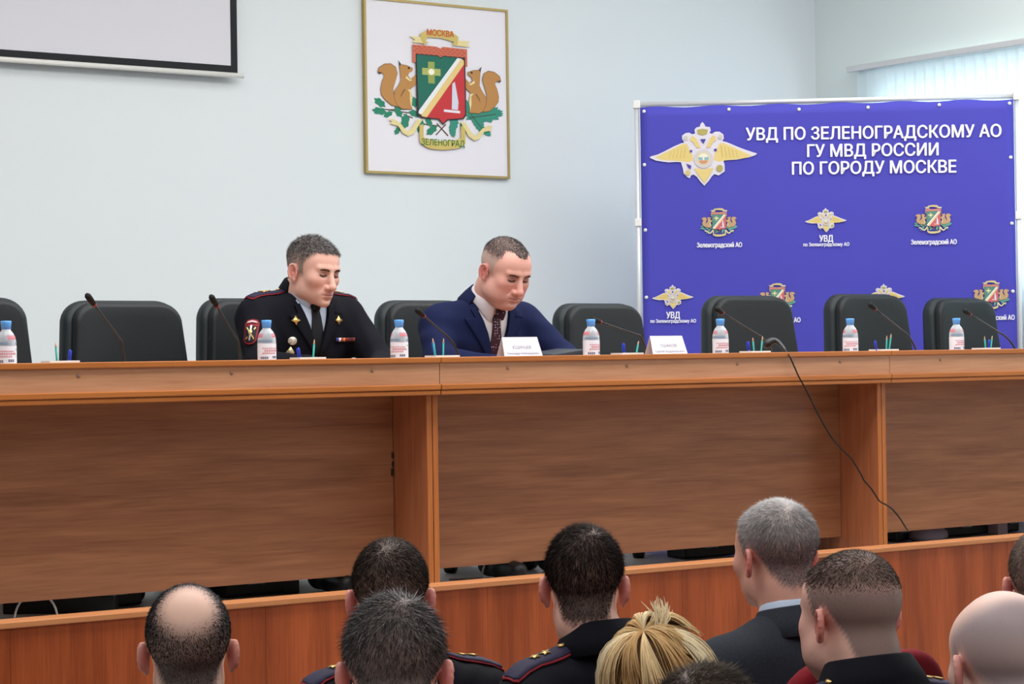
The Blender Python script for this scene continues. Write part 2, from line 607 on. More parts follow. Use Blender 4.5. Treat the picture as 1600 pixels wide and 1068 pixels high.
for nm, a, b_ in (('post', (-.017, .02, 0), (-.017, .02, BH + .017)), ('post', (BW + .017, .02, 0), (BW + .017, .02, BH + .017)),
                  ('rail', (-.017, .02, BH + .017), (BW + .017, .02, BH + .017)), ('rail', (-.017, .02, .045), (BW + .017, .02, .045))):
    MB().tube([a, b_], .0125, 12).build(nm, alu, ban)
for x in (-.017, BW + .017):
    MB().box((x - .02, -.22, 0), (x + .02, .26, .02)).build('foot', alu, ban, .004)
    for z in (.5, BH - .58, BH + .017):
        MB().box((x - .018, -.0, z - .02), (x + .018, .04, z + .02)).build('joint_clamp', white_m, ban, .004)
gr = None
PPM = 310.6


def bmap(u, v):
    return ((u - 1000) / PPM, BH - (v - (168 - .022 * (u - 1000))) / PPM)


spots = [(.02, BH - .02), (BW - .02, BH - .02)] + [bmap(u, v) for u, v in ((1139, 171), (1248, 171), (1355, 168), (1465, 164))] + \
        [(.018, BH - k) for k in (.29, .62, .96, 1.3, 1.64)] + [(BW - .018, BH - k) for k in (.29, .62, .96, 1.3, 1.64)] + [(BW * k, .08) for k in (.1, .3, .5, .7, .9)]
for x, z in spots:
    if gr is None:
        q = MB()
        q.lathe([(.004, -.004), (.009, -.004), (.009, .0), (.004, .001)], 12)
        gr = q.build('grommet', alu, ban)
        o = gr
    else:
        o = gr.copy()
        C.objects.link(o)
        o.parent = ban
    o.location = (x, -.004, z)
    o.rotation_euler = (R(90), 0, 0)
letter_m = mat((236, 236, 244), .6)
for s, u0, u1, vb in (('УВД ПО ЗЕЛЕНОГРАДСКОМУ АО', 1165, 1559, 216.5), ('ГУ МВД РОССИИ', 1260, 1462, 244), ('ПО ГОРОДУ МОСКВЕ', 1236, 1489, 271)):
    um = (u0 + u1) / 2
    x, z = bmap(um, vb - .0 * (um - 1000))
    text_mesh('lettering', s, (u1 - u0) / PPM, 19.5 / PPM, letter_m, ban, (x, -.009, z), rot=(R(90), R(.4), 0), bold=.022)


def eagle(parent, fn, y0):
    pale, gold, olive, blue = (218, 214, 226), (222, 200, 128), (176, 166, 96), (70, 66, 160)
    m_ = lambda pts: [(1564 - x, y) for x, y in pts]
    out = [(775, 95), (805, 130), (815, 160), (880, 170), (890, 220), (870, 250), (905, 265), (950, 235), (1010, 235), (1065, 275), (1070, 330), (1050, 370), (1100, 380), (1180, 415), (1280, 460), (1380, 500), (1480, 535), (1530, 550), (1500, 575), (1420, 600), (1330, 615), (1250, 630), (1130, 635), (1060, 640), (1075, 700), (1075, 790), (990, 845), (930, 825), (900, 850), (850, 920), (790, 985), (730, 920), (690, 860), (640, 825), (605, 840), (590, 875), (555, 860), (505, 810), (495, 740), (470, 650), (400, 645), (300, 650), (200, 635), (120, 620), (35, 580), (50, 560), (150, 535), (250, 490), (370, 430), (480, 385), (520, 380), (490, 330), (490, 280), (540, 245), (590, 240), (630, 265), (670, 255), (665, 200), (690, 170), (740, 160), (745, 130)]
    wing = [(110, 578), (260, 510), (380, 450), (500, 395), (560, 400), (590, 470), (630, 560), (640, 630), (560, 655), (470, 635), (330, 625), (200, 610)]
    head = [(615, 300), (640, 285), (680, 320), (720, 400), (745, 455), (690, 455), (640, 370), (600, 360)]
    feather = [([(300 + k * 52, 600 - k * 2), (330 + k * 50, 500 - k * 18), (338 + k * 50, 500 - k * 18), (309 + k * 52, 600 - k * 2)], (204, 180, 108)) for k in range(5)]
    ps_ = [(out, pale), (wing, gold), (m_(wing), gold)] + feather + [(m_(p), c_) for p, c_ in feather] + [
        ([(650, 740), (720, 745), (785, 760), (850, 745), (915, 735), (870, 830), (790, 950), (710, 840)], gold),
        ([(700, 205), (775, 190), (850, 205), (835, 265), (775, 280), (710, 265)], olive), (head, gold), (m_(head), gold),
        (circ(782, 610, 130, 28), (206, 200, 196)), (circ(782, 605, 84, 24), (224, 206, 150)), (circ(782, 605, 70, 24), (232, 226, 208)),
        ([(712, 585), (770, 590), (770, 630), (712, 625)], (132, 182, 190)), ([(796, 590), (852, 585), (852, 625), (796, 630)], (132, 182, 190)),
        ([(716, 632), (848, 632), (825, 668), (782, 682), (740, 668)], (206, 150, 108)),
        ([(740, 335), (820, 335), (800, 375), (785, 402), (765, 375)], blue), ([(540, 670), (612, 702), (602, 752), (570, 730)], blue),
        (circ(950, 490, 20), blue), (circ(612, 500, 18), blue), (circ(1005, 745, 46), olive), (circ(560, 800, 36), (206, 190, 130)), (circ(540, 315, 30), (200, 196, 190)), (circ(1020, 310, 30), (200, 196, 190))]
    return flat_art('eagle_emblem', ps_, parent, fn, y0, .0002)


def eag_at(u, v, k):
    # the drawing is 1600 wide for 180 photo pixels; its middle is (782, 560)
    def fn(x, y):
        a, b_ = bmap(u, v)
        return (a + (x - 782) / 8.889 * k / PPM, b_ - (y - 560) / 8.889 * k / PPM)
    eagle(ban, fn, -.007)


def crest_at(u, v, width):
    a, b_ = bmap(u, v)
    W_ = width / PPM / .888
    holder = empty('crest_emblem', (a, -.006, b_))
    holder.parent = ban
    mid = crest_map(452, 520)
    crest(holder, lambda p, q: ((p - mid[0]) * W_, (q - mid[1]) * W_), .28, 0.0, lettering=False, step=.00008)


def caption(u, v, s, width, hgt):
    a, b_ = bmap(u, v)
    text_mesh('caption', s, width / PPM, hgt / PPM, letter_m, ban, (a, -.009, b_), rot=(R(90), R(.4), 0), bold=.03)


eag_at(1098, 243, 1.0)
for u, v in ((1121, 349), (1453, 343), (1210, 466), (1540, 460)):
    crest_at(u, v, 57)
    caption(u, v + 38, 'Зеленоградский АО', 70, 7.5)
for u, v in ((1287, 345), (1047, 466), (1375, 463)):
    eag_at(u, v, .385)
    caption(u, v + 32.5, 'УВД', 21, 10)
    caption(u, v + 39.5, 'по Зеленоградскому АО', 71, 5.5)
# ------------------------------------------------------------------ presidium tables
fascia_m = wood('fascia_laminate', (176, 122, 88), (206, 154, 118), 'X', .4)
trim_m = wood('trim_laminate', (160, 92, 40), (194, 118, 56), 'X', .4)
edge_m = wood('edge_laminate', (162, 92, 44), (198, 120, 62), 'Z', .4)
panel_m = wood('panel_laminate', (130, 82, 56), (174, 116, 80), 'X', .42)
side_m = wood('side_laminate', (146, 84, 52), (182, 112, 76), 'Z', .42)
YT, YREAR = 6.25, 6.95
XJ, UL = 4.158, 2.105
screw_m = mat((150, 116, 96), .4, .3)
TAB = ['left-hand presidium table, its long panel running out of the frame', 'middle presidium table, between the two pairs of upright edges', 'right-hand presidium table in front of the banner']


def table(x0, label):
    t = empty('presidium_table', (x0, YT, SF), 0, label, 'table', 'wooden presidium tables in a row')
    z = LIP - SF
    g = .0015
    MB().box((g, -.012, z - .019), (UL - g, .05, z)).build('top_ledge', trim_m, t, .003)
    f = MB().box((g, 0, z - .091), (UL - g, .018, z - .019)).build('fascia', fascia_m, t)
    for k in range(4):
        s = MB()
        s.lathe([(.0045, 0), (.006, .002), (.0045, .003)], 10)
        o = s.build('screw_cap', screw_m, f)
        o.location = (.28 + k * .52, 0, z - .04)
        o.rotation_euler = (R(90), 0, 0)
    MB().box((g, -.012, z - .109), (UL - g, .03, z - .0905)).box((g, -.008, z - .126), (UL - g, .03, z - .111)).build('trim_strip', trim_m, t, .003)
    MB().box((g, .018, z - .091), (UL - g, YREAR - YT, z - .066)).build('worktop', fascia_m, t, .002)
    for a in (g, UL - .021 - g):
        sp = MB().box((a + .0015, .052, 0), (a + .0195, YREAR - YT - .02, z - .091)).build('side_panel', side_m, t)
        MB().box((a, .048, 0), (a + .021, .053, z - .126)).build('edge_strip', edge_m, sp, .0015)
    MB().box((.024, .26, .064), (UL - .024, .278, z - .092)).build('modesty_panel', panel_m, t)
    if x0 < 3:
        h = MB().box((UL - .030, .2565, z - .345), (UL - .022, .262, z - .325)).box((UL - .029, .2565, z - .375), (UL - .022, .262, z - .355)).box((UL - .033, .2565, z - .405), (UL - .022, .262, z - .38))
        h.build('chipped_edge', mat((50, 34, 26), .7), t)
    return t


for k, lb in enumerate(TAB):
    table(XJ + (k - 1) * UL, lb)

# ------------------------------------------------------------------ stage barrier
bar_m = wood('barrier_veneer', (140, 64, 30), (188, 94, 50), 'Z', .36, stripe=.35)
cap_m = wood('cap_laminate', (178, 112, 68), (208, 142, 94), 'X', .38)
BZ = LIP - .719
bar = empty('stage_barrier', (0.9, 5.9, 0), 0, 'long low reddish wood barrier with a paler top board along the stage front', 'barrier')
XB0, XB1, PW = 0.0, 8.2, .81
k = 0
x = -.043
while x < XB1:
    MB().box((x + .0005, .0, .0), (min(x + PW, XB1) - .0005, .018, BZ - .018)).build('panel', bar_m, bar)
    x += PW
MB().box((-.05, -.012, BZ - .018), (XB1, .078, BZ)).build('top_board', cap_m, bar, .003)

# ------------------------------------------------------------------ office chairs behind the tables
leather = mat((22, 27, 31), .5, spec=.35, bump=.25, bscale=260)
leather2 = mat((31, 39, 43), .5, spec=.35, bump=.25, bscale=260)
plastic = mat((24, 25, 27), .4, spec=.4)


def slab(wb, wt, z0, z1, y0, y1, rad, bend, bev, tilt=0.0, nseg=8):
    """padded upright slab, wb wide at the foot and wt at the top, rounded corners"""
    pts = []
    hw = lambda z: (wb + (wt - wb) * (z - z0) / (z1 - z0)) / 2
    corners = [(1, z1), (-1, z1), (-1, z0), (1, z0)]
    for ci, (s, z) in enumerate(corners):
        r_ = rad if z == z1 else rad * .5
        cx, cz = s * (hw(z) - r_), z + (-r_ if z == z1 else r_)
        a0 = (0, 90, 180, 270)[ci]
        for k in range(nseg + 1):
            a = R(a0 + 90 * k / nseg)
            pts.append((cx + r_ * math.cos(a), cz + r_ * math.sin(a)))
    cxm, czm = 0, (z0 + z1) / 2
    n = len(pts)
    rings = []
    m = 5
    for k in range(m + 1):   # round over the front edge
        a = math.pi / 2 * k / m
        rings.append((bev * (1 - math.sin(a)), y0 + bev * (1 - math.cos(a)) if False else y0 + bev * (1 - math.sin(a)) * 0 + bev * (1 - math.cos(math.pi / 2 - a)) * 0))
    prof = []
    for k in range(m + 1):
        a = math.pi / 2 * k / m
        prof.append((bev * (1 - math.sin(a)), y0 + bev * (1 - math.cos(a))) if False else (bev - bev * math.sin(a), y0 + bev - bev * math.cos(a)))
    for k in range(m + 1):
        a = math.pi / 2 * k / m
        prof.append((bev - bev * math.cos(a), y1 - bev + bev * math.sin(a)))
    V, F = [], []

    def P(x, y, z):
        y2 = y + bend * (x / wb * 2) ** 2 + (z - z0) * tilt
        return (x, y2, z)
    inner = [1.0]
    grid = [.0, .35, .7]
    # front face rings from the middle out, then round the edge, then the back
    def ring(scale, y, inset):
        out = []
        for x, z in pts:
            dx, dz = x - cxm, z - czm
            l = math.hypot(dx, dz)
            k_ = scale * (l - inset) / l
            out.append(P(cxm + dx * k_, y, czm + dz * k_))
        return out
    seq = [(s, prof[0][1], prof[0][0]) for s in (.3, .6, .85)] + [(1, y, i) for i, y in prof] + [(s, prof[-1][1], prof[-1][0]) for s in (.85, .6, .3)]
    for s, y, i in seq:
        V += ring(s, y, i)
    for j in range(len(seq) - 1):
        for k in range(n):
            k2 = (k + 1) % n
            F.append((j * n + k, j * n + k2, (j + 1) * n + k2, (j + 1) * n + k))
    F.append(tuple(range(n))[::-1])
    F.append(tuple(range((len(seq) - 1) * n, len(seq) * n)))
    return V, [f[::-1] for f in F]


def flat_slab(w, d, z0, z1, rad, bev):
    V, F = slab(w, w, -d / 2, d / 2, z0, z1, rad, 0, bev)
    return [(x, z, y) for x, y, z in V], [f[::-1] for f in F]


def make_chair():
    t = empty('office_chair', (0, 0, SF), 0, 'x', 'chair', 'black office chairs behind the tables')
    V, F = slab(.47, .41, .50, 1.03, -.02, .055, .085, -.012, .03, .09)
    MB().add(V, F, 0, True).build('backrest', leather2, t)
    V, F = slab(.435, .375, .53, 1.022, -.055, .0, .075, -.012, .022, .09)
    MB().add(V, F, 0, True).build('back_cushion', leather, t)
    V, F = flat_slab(.48, .47, .40, .47, .07, .03)
    MB().add([(x, y - .24, z) for x, y, z in V], F, 0, True).build('seat', leather, t)
    MB().box((-.04, .0, .38), (.04, .06, .56)).build('back_bracket', plastic, t, .008)
    c = MB()
    c.lathe([(.05, .0), (.05, .02), (.028, .03), (.028, .2), (.02, .21), (.02, .33), (.08, .34), (.08, .36)], 16, 0, (0, -.30, .06))
    c.build('gas_column', plastic, t)
    for k in range(5):
        a = 2 * math.pi * k / 5 + .3 - math.pi / 2
        dx, dy = math.cos(a), math.sin(a)
        l = MB()
        l.tube([(0, -.30, .085), (dx * .13, -.30 + dy * .13, .08), (dx * .25, -.30 + dy * .25, .062)], [.036, .03, .02], 8)
        lo = l.build('leg', plastic, t)
        q = MB()
        q.lathe([(.012, -.02), (.025, -.018), (.026, 0), (.025, .018), (.012, .02)], 14)
        co = q.build('caster', plastic, lo)
        co.location = (dx * .25, -.30 + dy * .25, .026)
        co.rotation_euler = (R(90), 0, a)
    return t


CH = [(2.96, 7.36, -4, 'black office chair at the left edge of the photo, mostly cut off'),
      (3.535, 7.32, 4, 'empty black office chair between the left edge and the police officer'),
      (4.06, 7.33, 2, 'black office chair the police officer sits on'),
      (4.84, 7.34, 0, 'black office chair the man in the blue suit sits on'),
      (5.705, 7.34, 3, 'empty black office chair right of the man in the blue suit'),
      (6.545, 7.36, -3, 'empty black office chair in front of the left half of the banner'),
      (7.265, 7.36, 0, 'empty black office chair in front of the right half of the banner'),
      (7.90, 7.38, 2, 'empty black office chair at the right end of the row')]
ch0 = make_chair()
for k, (x, y, a, lb) in enumerate(CH):
    o = ch0 if k == 0 else copy_tree(ch0)
    o.location = (x, y, SF + (0.0, -.005, .0, 0, -.015, .02, .03, .01)[k])
    o.location.z = SF
    s = (1, .99, 1, .995, .985, 1.02, 1.03, 1.015)[k]
    o.scale = ((1.05, 1.16, 1.05, 1.05, 1.08, 1.14, 1.14, 1.06)[k], 1, s)
    o.rotation_euler = (0, 0, R(a))
    o['label'] = lb

# ------------------------------------------------------------------ things on the tables
WT = LIP - .066     # worktop height
bot_m = bpy.data.materials.new('clear_plastic')
bot_m.use_nodes = True
nt = bot_m.node_tree
b = nt.nodes['Principled BSDF']
b.inputs['Base Color'].default_value = (.80, .86, .93, 1)
b.inputs['Roughness'].default_value = .12
b.inputs['Specular IOR Level'].default_value = .6
trn, mxs, fre = nt.nodes.new('ShaderNodeBsdfTransparent'), nt.nodes.new('ShaderNodeMixShader'), nt.nodes.new('ShaderNodeLayerWeight')
trn.inputs['Color'].default_value = (.93, .96, 1, 1)
fre.inputs['Blend'].default_value = .42
mrg = nt.nodes.new('ShaderNodeMapRange')
mrg.inputs['To Min'].default_value = .38
mrg.inputs['To Max'].default_value = .95
nt.links.new(fre.outputs['Facing'], mrg.inputs['Value'])
nt.links.new(mrg.outputs['Result'], mxs.inputs[0])
nt.links.new(trn.outputs[0], mxs.inputs[1])
nt.links.new(b.outputs[0], mxs.inputs[2])
nt.links.new(mxs.outputs[0], nt.nodes['Material Output'].inputs['Surface'])
cap_blue = mat((96, 168, 246), .35, spec=.5)
lab_m = bpy.data.materials.new('bottle_label')
lab_m.use_nodes = True
nt = lab_m.node_tree
b = nt.nodes['Principled BSDF']
b.inputs['Roughness'].default_value = .4
tc, mp, nz_ = nt.nodes.new('ShaderNodeTexCoord'), nt.nodes.new('ShaderNodeMapping'), nt.nodes.new('ShaderNodeTexNoise')
mp.inputs['Scale'].default_value = (40, 40, 90)
nz_.inputs['Scale'].default_value = 1.0
rp = nt.nodes.new('ShaderNodeValToRGB')
rp.color_ramp.elements[0].position = .60
rp.color_ramp.elements[0].color = (*lin((234, 238, 250)), 1)
rp.color_ramp.elements[1].position = .72
rp.color_ramp.elements[1].color = (*lin((228, 206, 214)), 1)
nt.links.new(tc.outputs['Object'], mp.inputs['Vector'])
nt.links.new(mp.outputs[0], nz_.inputs['Vector'])
nt.links.new(nz_.outputs['Fac'], rp.inputs['Fac'])
nt.links.new(rp.outputs['Color'], b.inputs['Base Color'])


def make_bottle():
    t = empty('water_bottle', (0, 0, WT), 0, 'x', 'bottle', 'water bottles on the tables')
    q = MB()
    q.lathe([(.024, .001), (.029, .004), (.0305, .012), (.0305, .122), (.0298, .134), (.0268, .147), (.021, .158), (.0145, .166), (.0128, .172)], 28)
    q.build('body', bot_m, t)
    q = MB()
    q.lathe([(.0309, .030), (.0309, .119)], 28)
    q.f = q.f[:-2]
    q.mi, q.sm = q.mi[:-2], q.sm[:-2]
    lo = q.build('label', lab_m, t)
    q = MB()
    q.lathe([(.0309, .1235), (.0304, .130)], 28)
    q.f = [f for i, f in enumerate(q.f[:-2]) if (i // 4) % 3 != 2]
    q.mi, q.sm = [0] * len(q.f), [True] * len(q.f)
    nk = q
    q = MB()
    for z0, z1, seg0, seg1, c_ in ((.101, .1045, 15, 23, 0), (.092, .098, 16, 24, 0), (.0845, .089, 15, 22, 0), (.068, .076, 14, 18, 1), (.070, .078, 20, 23, 1), (.106, .110, 24, 27, 2)):
        for k in range(seg0, seg1):
            a, b_ = 2 * math.pi * k / 28, 2 * math.pi * (k + .82) / 28
            q.add([(.0313 * math.cos(a), .0313 * math.sin(a), z0), (.0313 * math.cos(b_), .0313 * math.sin(b_), z0), (.0313 * math.cos(b_), .0313 * math.sin(b_), z1), (.0313 * math.cos(a), .0313 * math.sin(a), z1)], [(0, 1, 2, 3)], c_)
    q.build('print', [mat((214, 150, 160), .5), mat((120, 124, 144), .5), mat((150, 190, 170), .5)], lo)
    q = nk
    q.build('neck_print', mat((124, 146, 172), .4), t)
    q = MB()
    q.lathe([(.0292, .139), (.0255, .151)], 28)
    q.f = [f for i, f in enumerate(q.f[:-2]) if (i // 5) % 2 == 0]
    q.mi, q.sm = [0] * len(q.f), [True] * len(q.f)
    q.build('neck_emblem', mat((206, 120, 132), .4), t)
    q = MB()
    q.lathe([(.0135, .170), (.0145, .171), (.0155, .184), (.0165, .187), (.0165, .193), (.0155, .1955), (.004, .196)], 24)
    q.build('cap', cap_blue, t)
    return t


BT = [(10, 'water bottle at the left edge, in front of the cut-off chair'), (417, 'water bottle in front of the police officer'),
      (624, 'water bottle between the police officer and the man in the blue suit'),
      (924, 'water bottle beside the dark folder, right of the man in the blue suit'),
      (1126, 'water bottle right of the second name card'), (1329, 'water bottle on the middle table, second from the right end of the row'),
      (1495, 'water bottle on the right-hand table, last of the row')]
b0 = make_bottle()
for k, (u, lb) in enumerate(BT):
    p = atY(u, 550, 6.46)
    o = b0 if k == 0 else copy_tree(b0)
    o.location = (p.x, 6.46, WT)
    o.rotation_euler = (0, 0, (.0, .35, -.3, .5, .15, -.2, .4)[k])
    o['label'] = lb

# pen trays, pencils and pens
tray_m = mat((232, 230, 226), .5)
pencil_m, pen_m = mat((40, 150, 140), .4), mat((48, 66, 190), .35)
HOLD = [(94, [(85, 534, -7, 'g'), (112, 546, 5, 'b')], 'left of the first empty chair'), (481, [(464, 543, -6, 'b'), (494, 530, 6, 'g')], 'in front of the police officer'),
        (691, [(674, 528, -5, 'g'), (680, 533, -8, 'b'), (698, 528, 2, 'g')], 'in front of the man in the blue suit'), (980, [(972, 536, -7, 'b'), (1001, 532, 6, 'g')], 'beside the second name card'),
        (1180, [(1174, 527, -3, 'g'), (1172, 533, 2, 'b'), (1197, 525, 8, 'g')], 'beside the black cable plug'),
        (1381, [(1365, 532, -8, 'b'), (1389, 524, 5, 'g'), (1398, 521, 6, 'g')], 'near the joint of the middle and right-hand tables'),
        (1541, [(1536, 525, -4, 'g'), (1549, 530, 3, 'b'), (1556, 524, 6, 'g')], 'at the right end of the tables')]


def pencil(kind):
    if kind == 'g':
        t = empty('pencil', (0, 0, 0), 0, 'x', 'pencil', 'pencils in the trays')
        q = MB()
        q.lathe([(.0036, 0), (.0036, .108)], 6)
        q.build('barrel', pencil_m, t)
        q = MB()
        q.lathe([(.0036, .108), (.0012, .121), (.0004, .124)], 8)
        q.build('point', mat((222, 190, 160), .6), t)
    else:
        t = empty('pen', (0, 0, 0), 0, 'x', 'pen', 'blue pens in the trays')
        q = MB()
        q.lathe([(.0042, 0), (.0042, .07)], 10)
        q.build('barrel', pen_m, t)
        q = MB()
        q.lathe([(.0048, .07), (.0048, .096), (.003, .1)], 10)
        q.box((-.0012, -.0075, .07), (.0012, -.0045, .098))
        q.build('cap', pen_m, t)
    return t


h0 = None
proto = {}
for u, pens, where in HOLD:
    p = atY(u, 555, 6.50)
    if h0 is None:
        h0 = empty('pen_tray', (0, 0, WT), 0, 'x', 'pen tray', 'white pen trays on the tables')
        q = MB()
        q.box((-.05, -.035, 0), (.05, .035, .004))
        q.box((-.05, -.035, .004), (-.047, .035, .072)).box((.047, -.035, .004), (.05, .035, .072))
        q.box((-.047, -.035, .004), (.047, -.032, .072)).box((-.047, .032, .004), (.047, .035, .072))
        q.build('tray_box', tray_m, h0)
        o = h0
    else:
        o = copy_tree(h0)
    o.location = (p.x, 6.5, WT)
    o['label'] = 'white square pen tray ' + where
    for j, (pu, pv, ang, kd) in enumerate(pens):
        top = atY(pu, pv, 6.50)
        L_ = .124 if kd == 'g' else .1
        dx = max(-.035, min(.035, (top.x - p.x) * .6))
        foot = Vector((p.x + dx, 6.5 + (-.012, .008, .016)[j], WT + .005))
        d = Vector((top.x, foot.y + .004, max(top.z, WT + .085))) - foot
        if kd in proto:
            o = copy_tree(proto[kd])
        else:
            o = proto[kd] = pencil(kd)
        o.location = foot
        o.rotation_euler = d.to_track_quat('Z', 'Y').to_euler()
        o.scale = (1, 1, d.length / L_)
        same = [q for q in pens if q[3] == kd]
        nm = 'sharp green pencil' if kd == 'g' else 'blue capped pen'
        if len(same) > 1:
            nm = ('left ' if (pu, pv, ang, kd) == same[0] else 'right ') + nm
        o['label'] = nm + ' in the tray ' + where

# gooseneck microphones
mic_m, mic_h, ring_m = mat((58, 60, 66), .35, .4), mat((16, 16, 18), .7), mat((150, 60, 58), .35)
MICS = [((197, 562), (190, 533), (140, 466), 'in front of the first empty chair'), ((377, 562), (372, 533), (333, 468), 'left of the police officer'),
        ((722, 556), (701, 527), (655, 487), 'at the right arm of the man in the blue suit'), ((1015, 552), (1000, 524), (930, 500), 'leaning low over the bottle by the second name card'),
        ((1212, 552), (1188, 525), (1122, 484), 'next to the black cable plug'), ((1436, 550), (1416, 521), (1362, 478), 'near the joint of the two right tables'),
        ((1592, 548), (1568, 523), (1510, 487), 'last on the right')]
for bse, mid, hd, where in MICS:
    Ym = 6.66
    pb = atY(bse[0], bse[1], Ym)
    t = empty('gooseneck_microphone', (pb.x, Ym, WT), 0, 'black gooseneck table microphone ' + where, 'microphone', 'gooseneck microphones on the tables')
    o3 = Vector((pb.x, Ym, WT))
    pm, ph = atY(mid[0], mid[1], Ym - .03) - o3, atY(hd[0], hd[1], Ym - .10) - o3
    pts = []
    P0, P1 = Vector((0, 0, .025)), Vector((pm.x * .25 + 0, 0, pm.z * .75))
    for k in range(9):
        s = k / 8
        pts.append(P0 * (1 - s) ** 2 + P1 * 2 * s * (1 - s) + pm * s * s)
    pts += [pm.lerp(ph, s) for s in (.35, .7, .93)]
    q = MB()
    q.box((-.05, -.06, 0), (.05, .06, .026))
    q.build('base', mic_h, t, .006)
    q = MB()
    q.tube(pts, [.0042] * 9 + [.0036] * 3, 8)
    q.build('gooseneck', mic_m, t)
    dd = (ph - pm).normalized()
    q = MB()
    q.tube([ph - dd * .03, ph - dd * .026, ph - dd * .006, ph + dd * .012, ph + dd * .02], [.006, .0085, .0105, .0105, .006], 12)
    q.build('head', mic_h, t)
    q = MB()
    q.tube([ph - dd * .036, ph - dd * .028], [.0066, .0082], 12)
    q.build('light_ring', ring_m, t)

# name cards
card_m = mat((226, 226, 236), .6)
txt_m = mat((160, 160, 174), .6)


def card(u, l1, l2, label, w_=.178):
    p = atY(u, 550, 6.43)
    t = empty('name_card', (p.x, 6.43, WT), 0, label, 'name card', 'folded name cards on the tables')
    hh, dp = .133, .048
    q = MB()
    for s in (-1, 1):
        a, b_ = (0, s * dp, 0), (0, 0, hh)
        nrm = Vector((0, s * hh, dp)).normalized() * .0008
        vs = [(-w_ / 2, s * dp, 0), (w_ / 2, s * dp, 0), (w_ / 2 * .86, 0, hh), (-w_ / 2 * .86, 0, hh)]
        vs += [(x - 0, y - nrm.y, z - nrm.z) for x, y, z in vs]
        q.add(vs, [(0, 1, 2, 3), (7, 6, 5, 4), (0, 4, 5, 1), (1, 5, 6, 2), (2, 6, 7, 3), (3, 7, 4, 0)])
    q.build('card', card_m, t)
    sl_ = math.atan2(dp, hh)
    for s, z, wd, h in ((l1, .092, w_ * .44, .0115), (l2, .072, w_ * .78, .0085)):
        text_mesh('lettering', s, wd, h, txt_m, t, (0, -dp * (1 - z / hh) - .0009, z), rot=(R(90) - sl_, 0, 0), bold=.005)


card(812, 'ЮДИНЦЕВ', 'Александр Александрович', 'folded white name card in front of the man in the blue suit')
card(1041, 'УШАКОВ', 'Сергей Владимирович', 'folded white name card standing before the banner, no one behind it')

# dark folder
p = atY(884, 548, 6.62)
fo = empty('leather_folder', (p.x, 6.62, WT), R(-8), 'dark grey folder lying open by the left hand of the man in the blue suit', 'folder')
q = MB()
q.add(*(lambda V, F: (V, F))([(-.11, -.1, 0), (.10, -.1, 0), (.10, .12, 0), (-.11, .12, 0), (-.11, -.1, .07), (.03, -.1, .088), (.10, -.1, .06), (-.11, .12, .075), (.03, .12, .092), (.10, .12, .06)],
      [(0, 3, 2, 1), (0, 1, 6, 5, 4), (1, 2, 9, 6), (2, 3, 7, 8, 9), (3, 0, 4, 7), (4, 5, 8, 7), (5, 6, 9, 8)]))
q.build('cover', mat((58, 63, 70), .55, bump=.2, bscale=90), fo, .004)
q = MB().box((-.105, -.104, .02), (.095, -.1, .03))
q.box((-.105, -.104, .04), (.09, -.1, .05))
q.build('page_edge', mat((120, 122, 124), .7), fo)

# black plug and cable hanging over the table front
cab = empty('microphone_cable', (0, 0, 0), 0, 'thin black cable with a plug drooping over the front of the middle table', 'cable')
cpts = [atY(u, v, Y) for u, v, Y in ((1226, 546, 6.30), (1233, 555, 6.232), (1240, 570, 6.228), (1248, 588, 6.225), (1257, 604, 6.222), (1266, 622, 6.225), (1280, 650, 6.228),
        (1300, 684, 6.235), (1316, 702, 6.24), (1330, 716, 6.245), (1345, 740, 6.25), (1350, 750, 6.25), (1362, 764, 6.255), (1374, 782, 6.26), (1384, 788, 6.26), (1394, 795, 6.265), (1405, 808, 6.27), (1418, 828, 6.28))]


def smooth(pts, n=5):
    out = []
    for i in range(len(pts) - 1):
        p0, p1, p2, p3 = pts[max(i - 1, 0)], pts[i], pts[i + 1], pts[min(i + 2, len(pts) - 1)]
        for k in range(n):
            t = k / n
            out.append(.5 * ((2 * p1) + (p2 - p0) * t + (2 * p0 - 5 * p1 + 4 * p2 - p3) * t * t + (3 * p1 - p0 - 3 * p2 + p3) * t ** 3))
    return out + [pts[-1]]


q = MB()
q.tube(smooth(cpts), .0029, 8)
q.build('cord', mat((20, 18, 18), .5), cab)
q = MB()
q.tube(smooth([atY(1196, 543, 6.37), atY(1200, 536, 6.36), atY(1210, 532, 6.35), atY(1219, 537, 6.33), atY(1228, 548, 6.30)]),
       [.006, .010, .013, .0145, .015, .0155, .0155, .015, .014, .013, .012, .011, .0105, .010, .009, .008, .0072, .0066, .006, .005, .004], 12)
q.build('plug', mat((30, 31, 36), .35, spec=.5), cab)

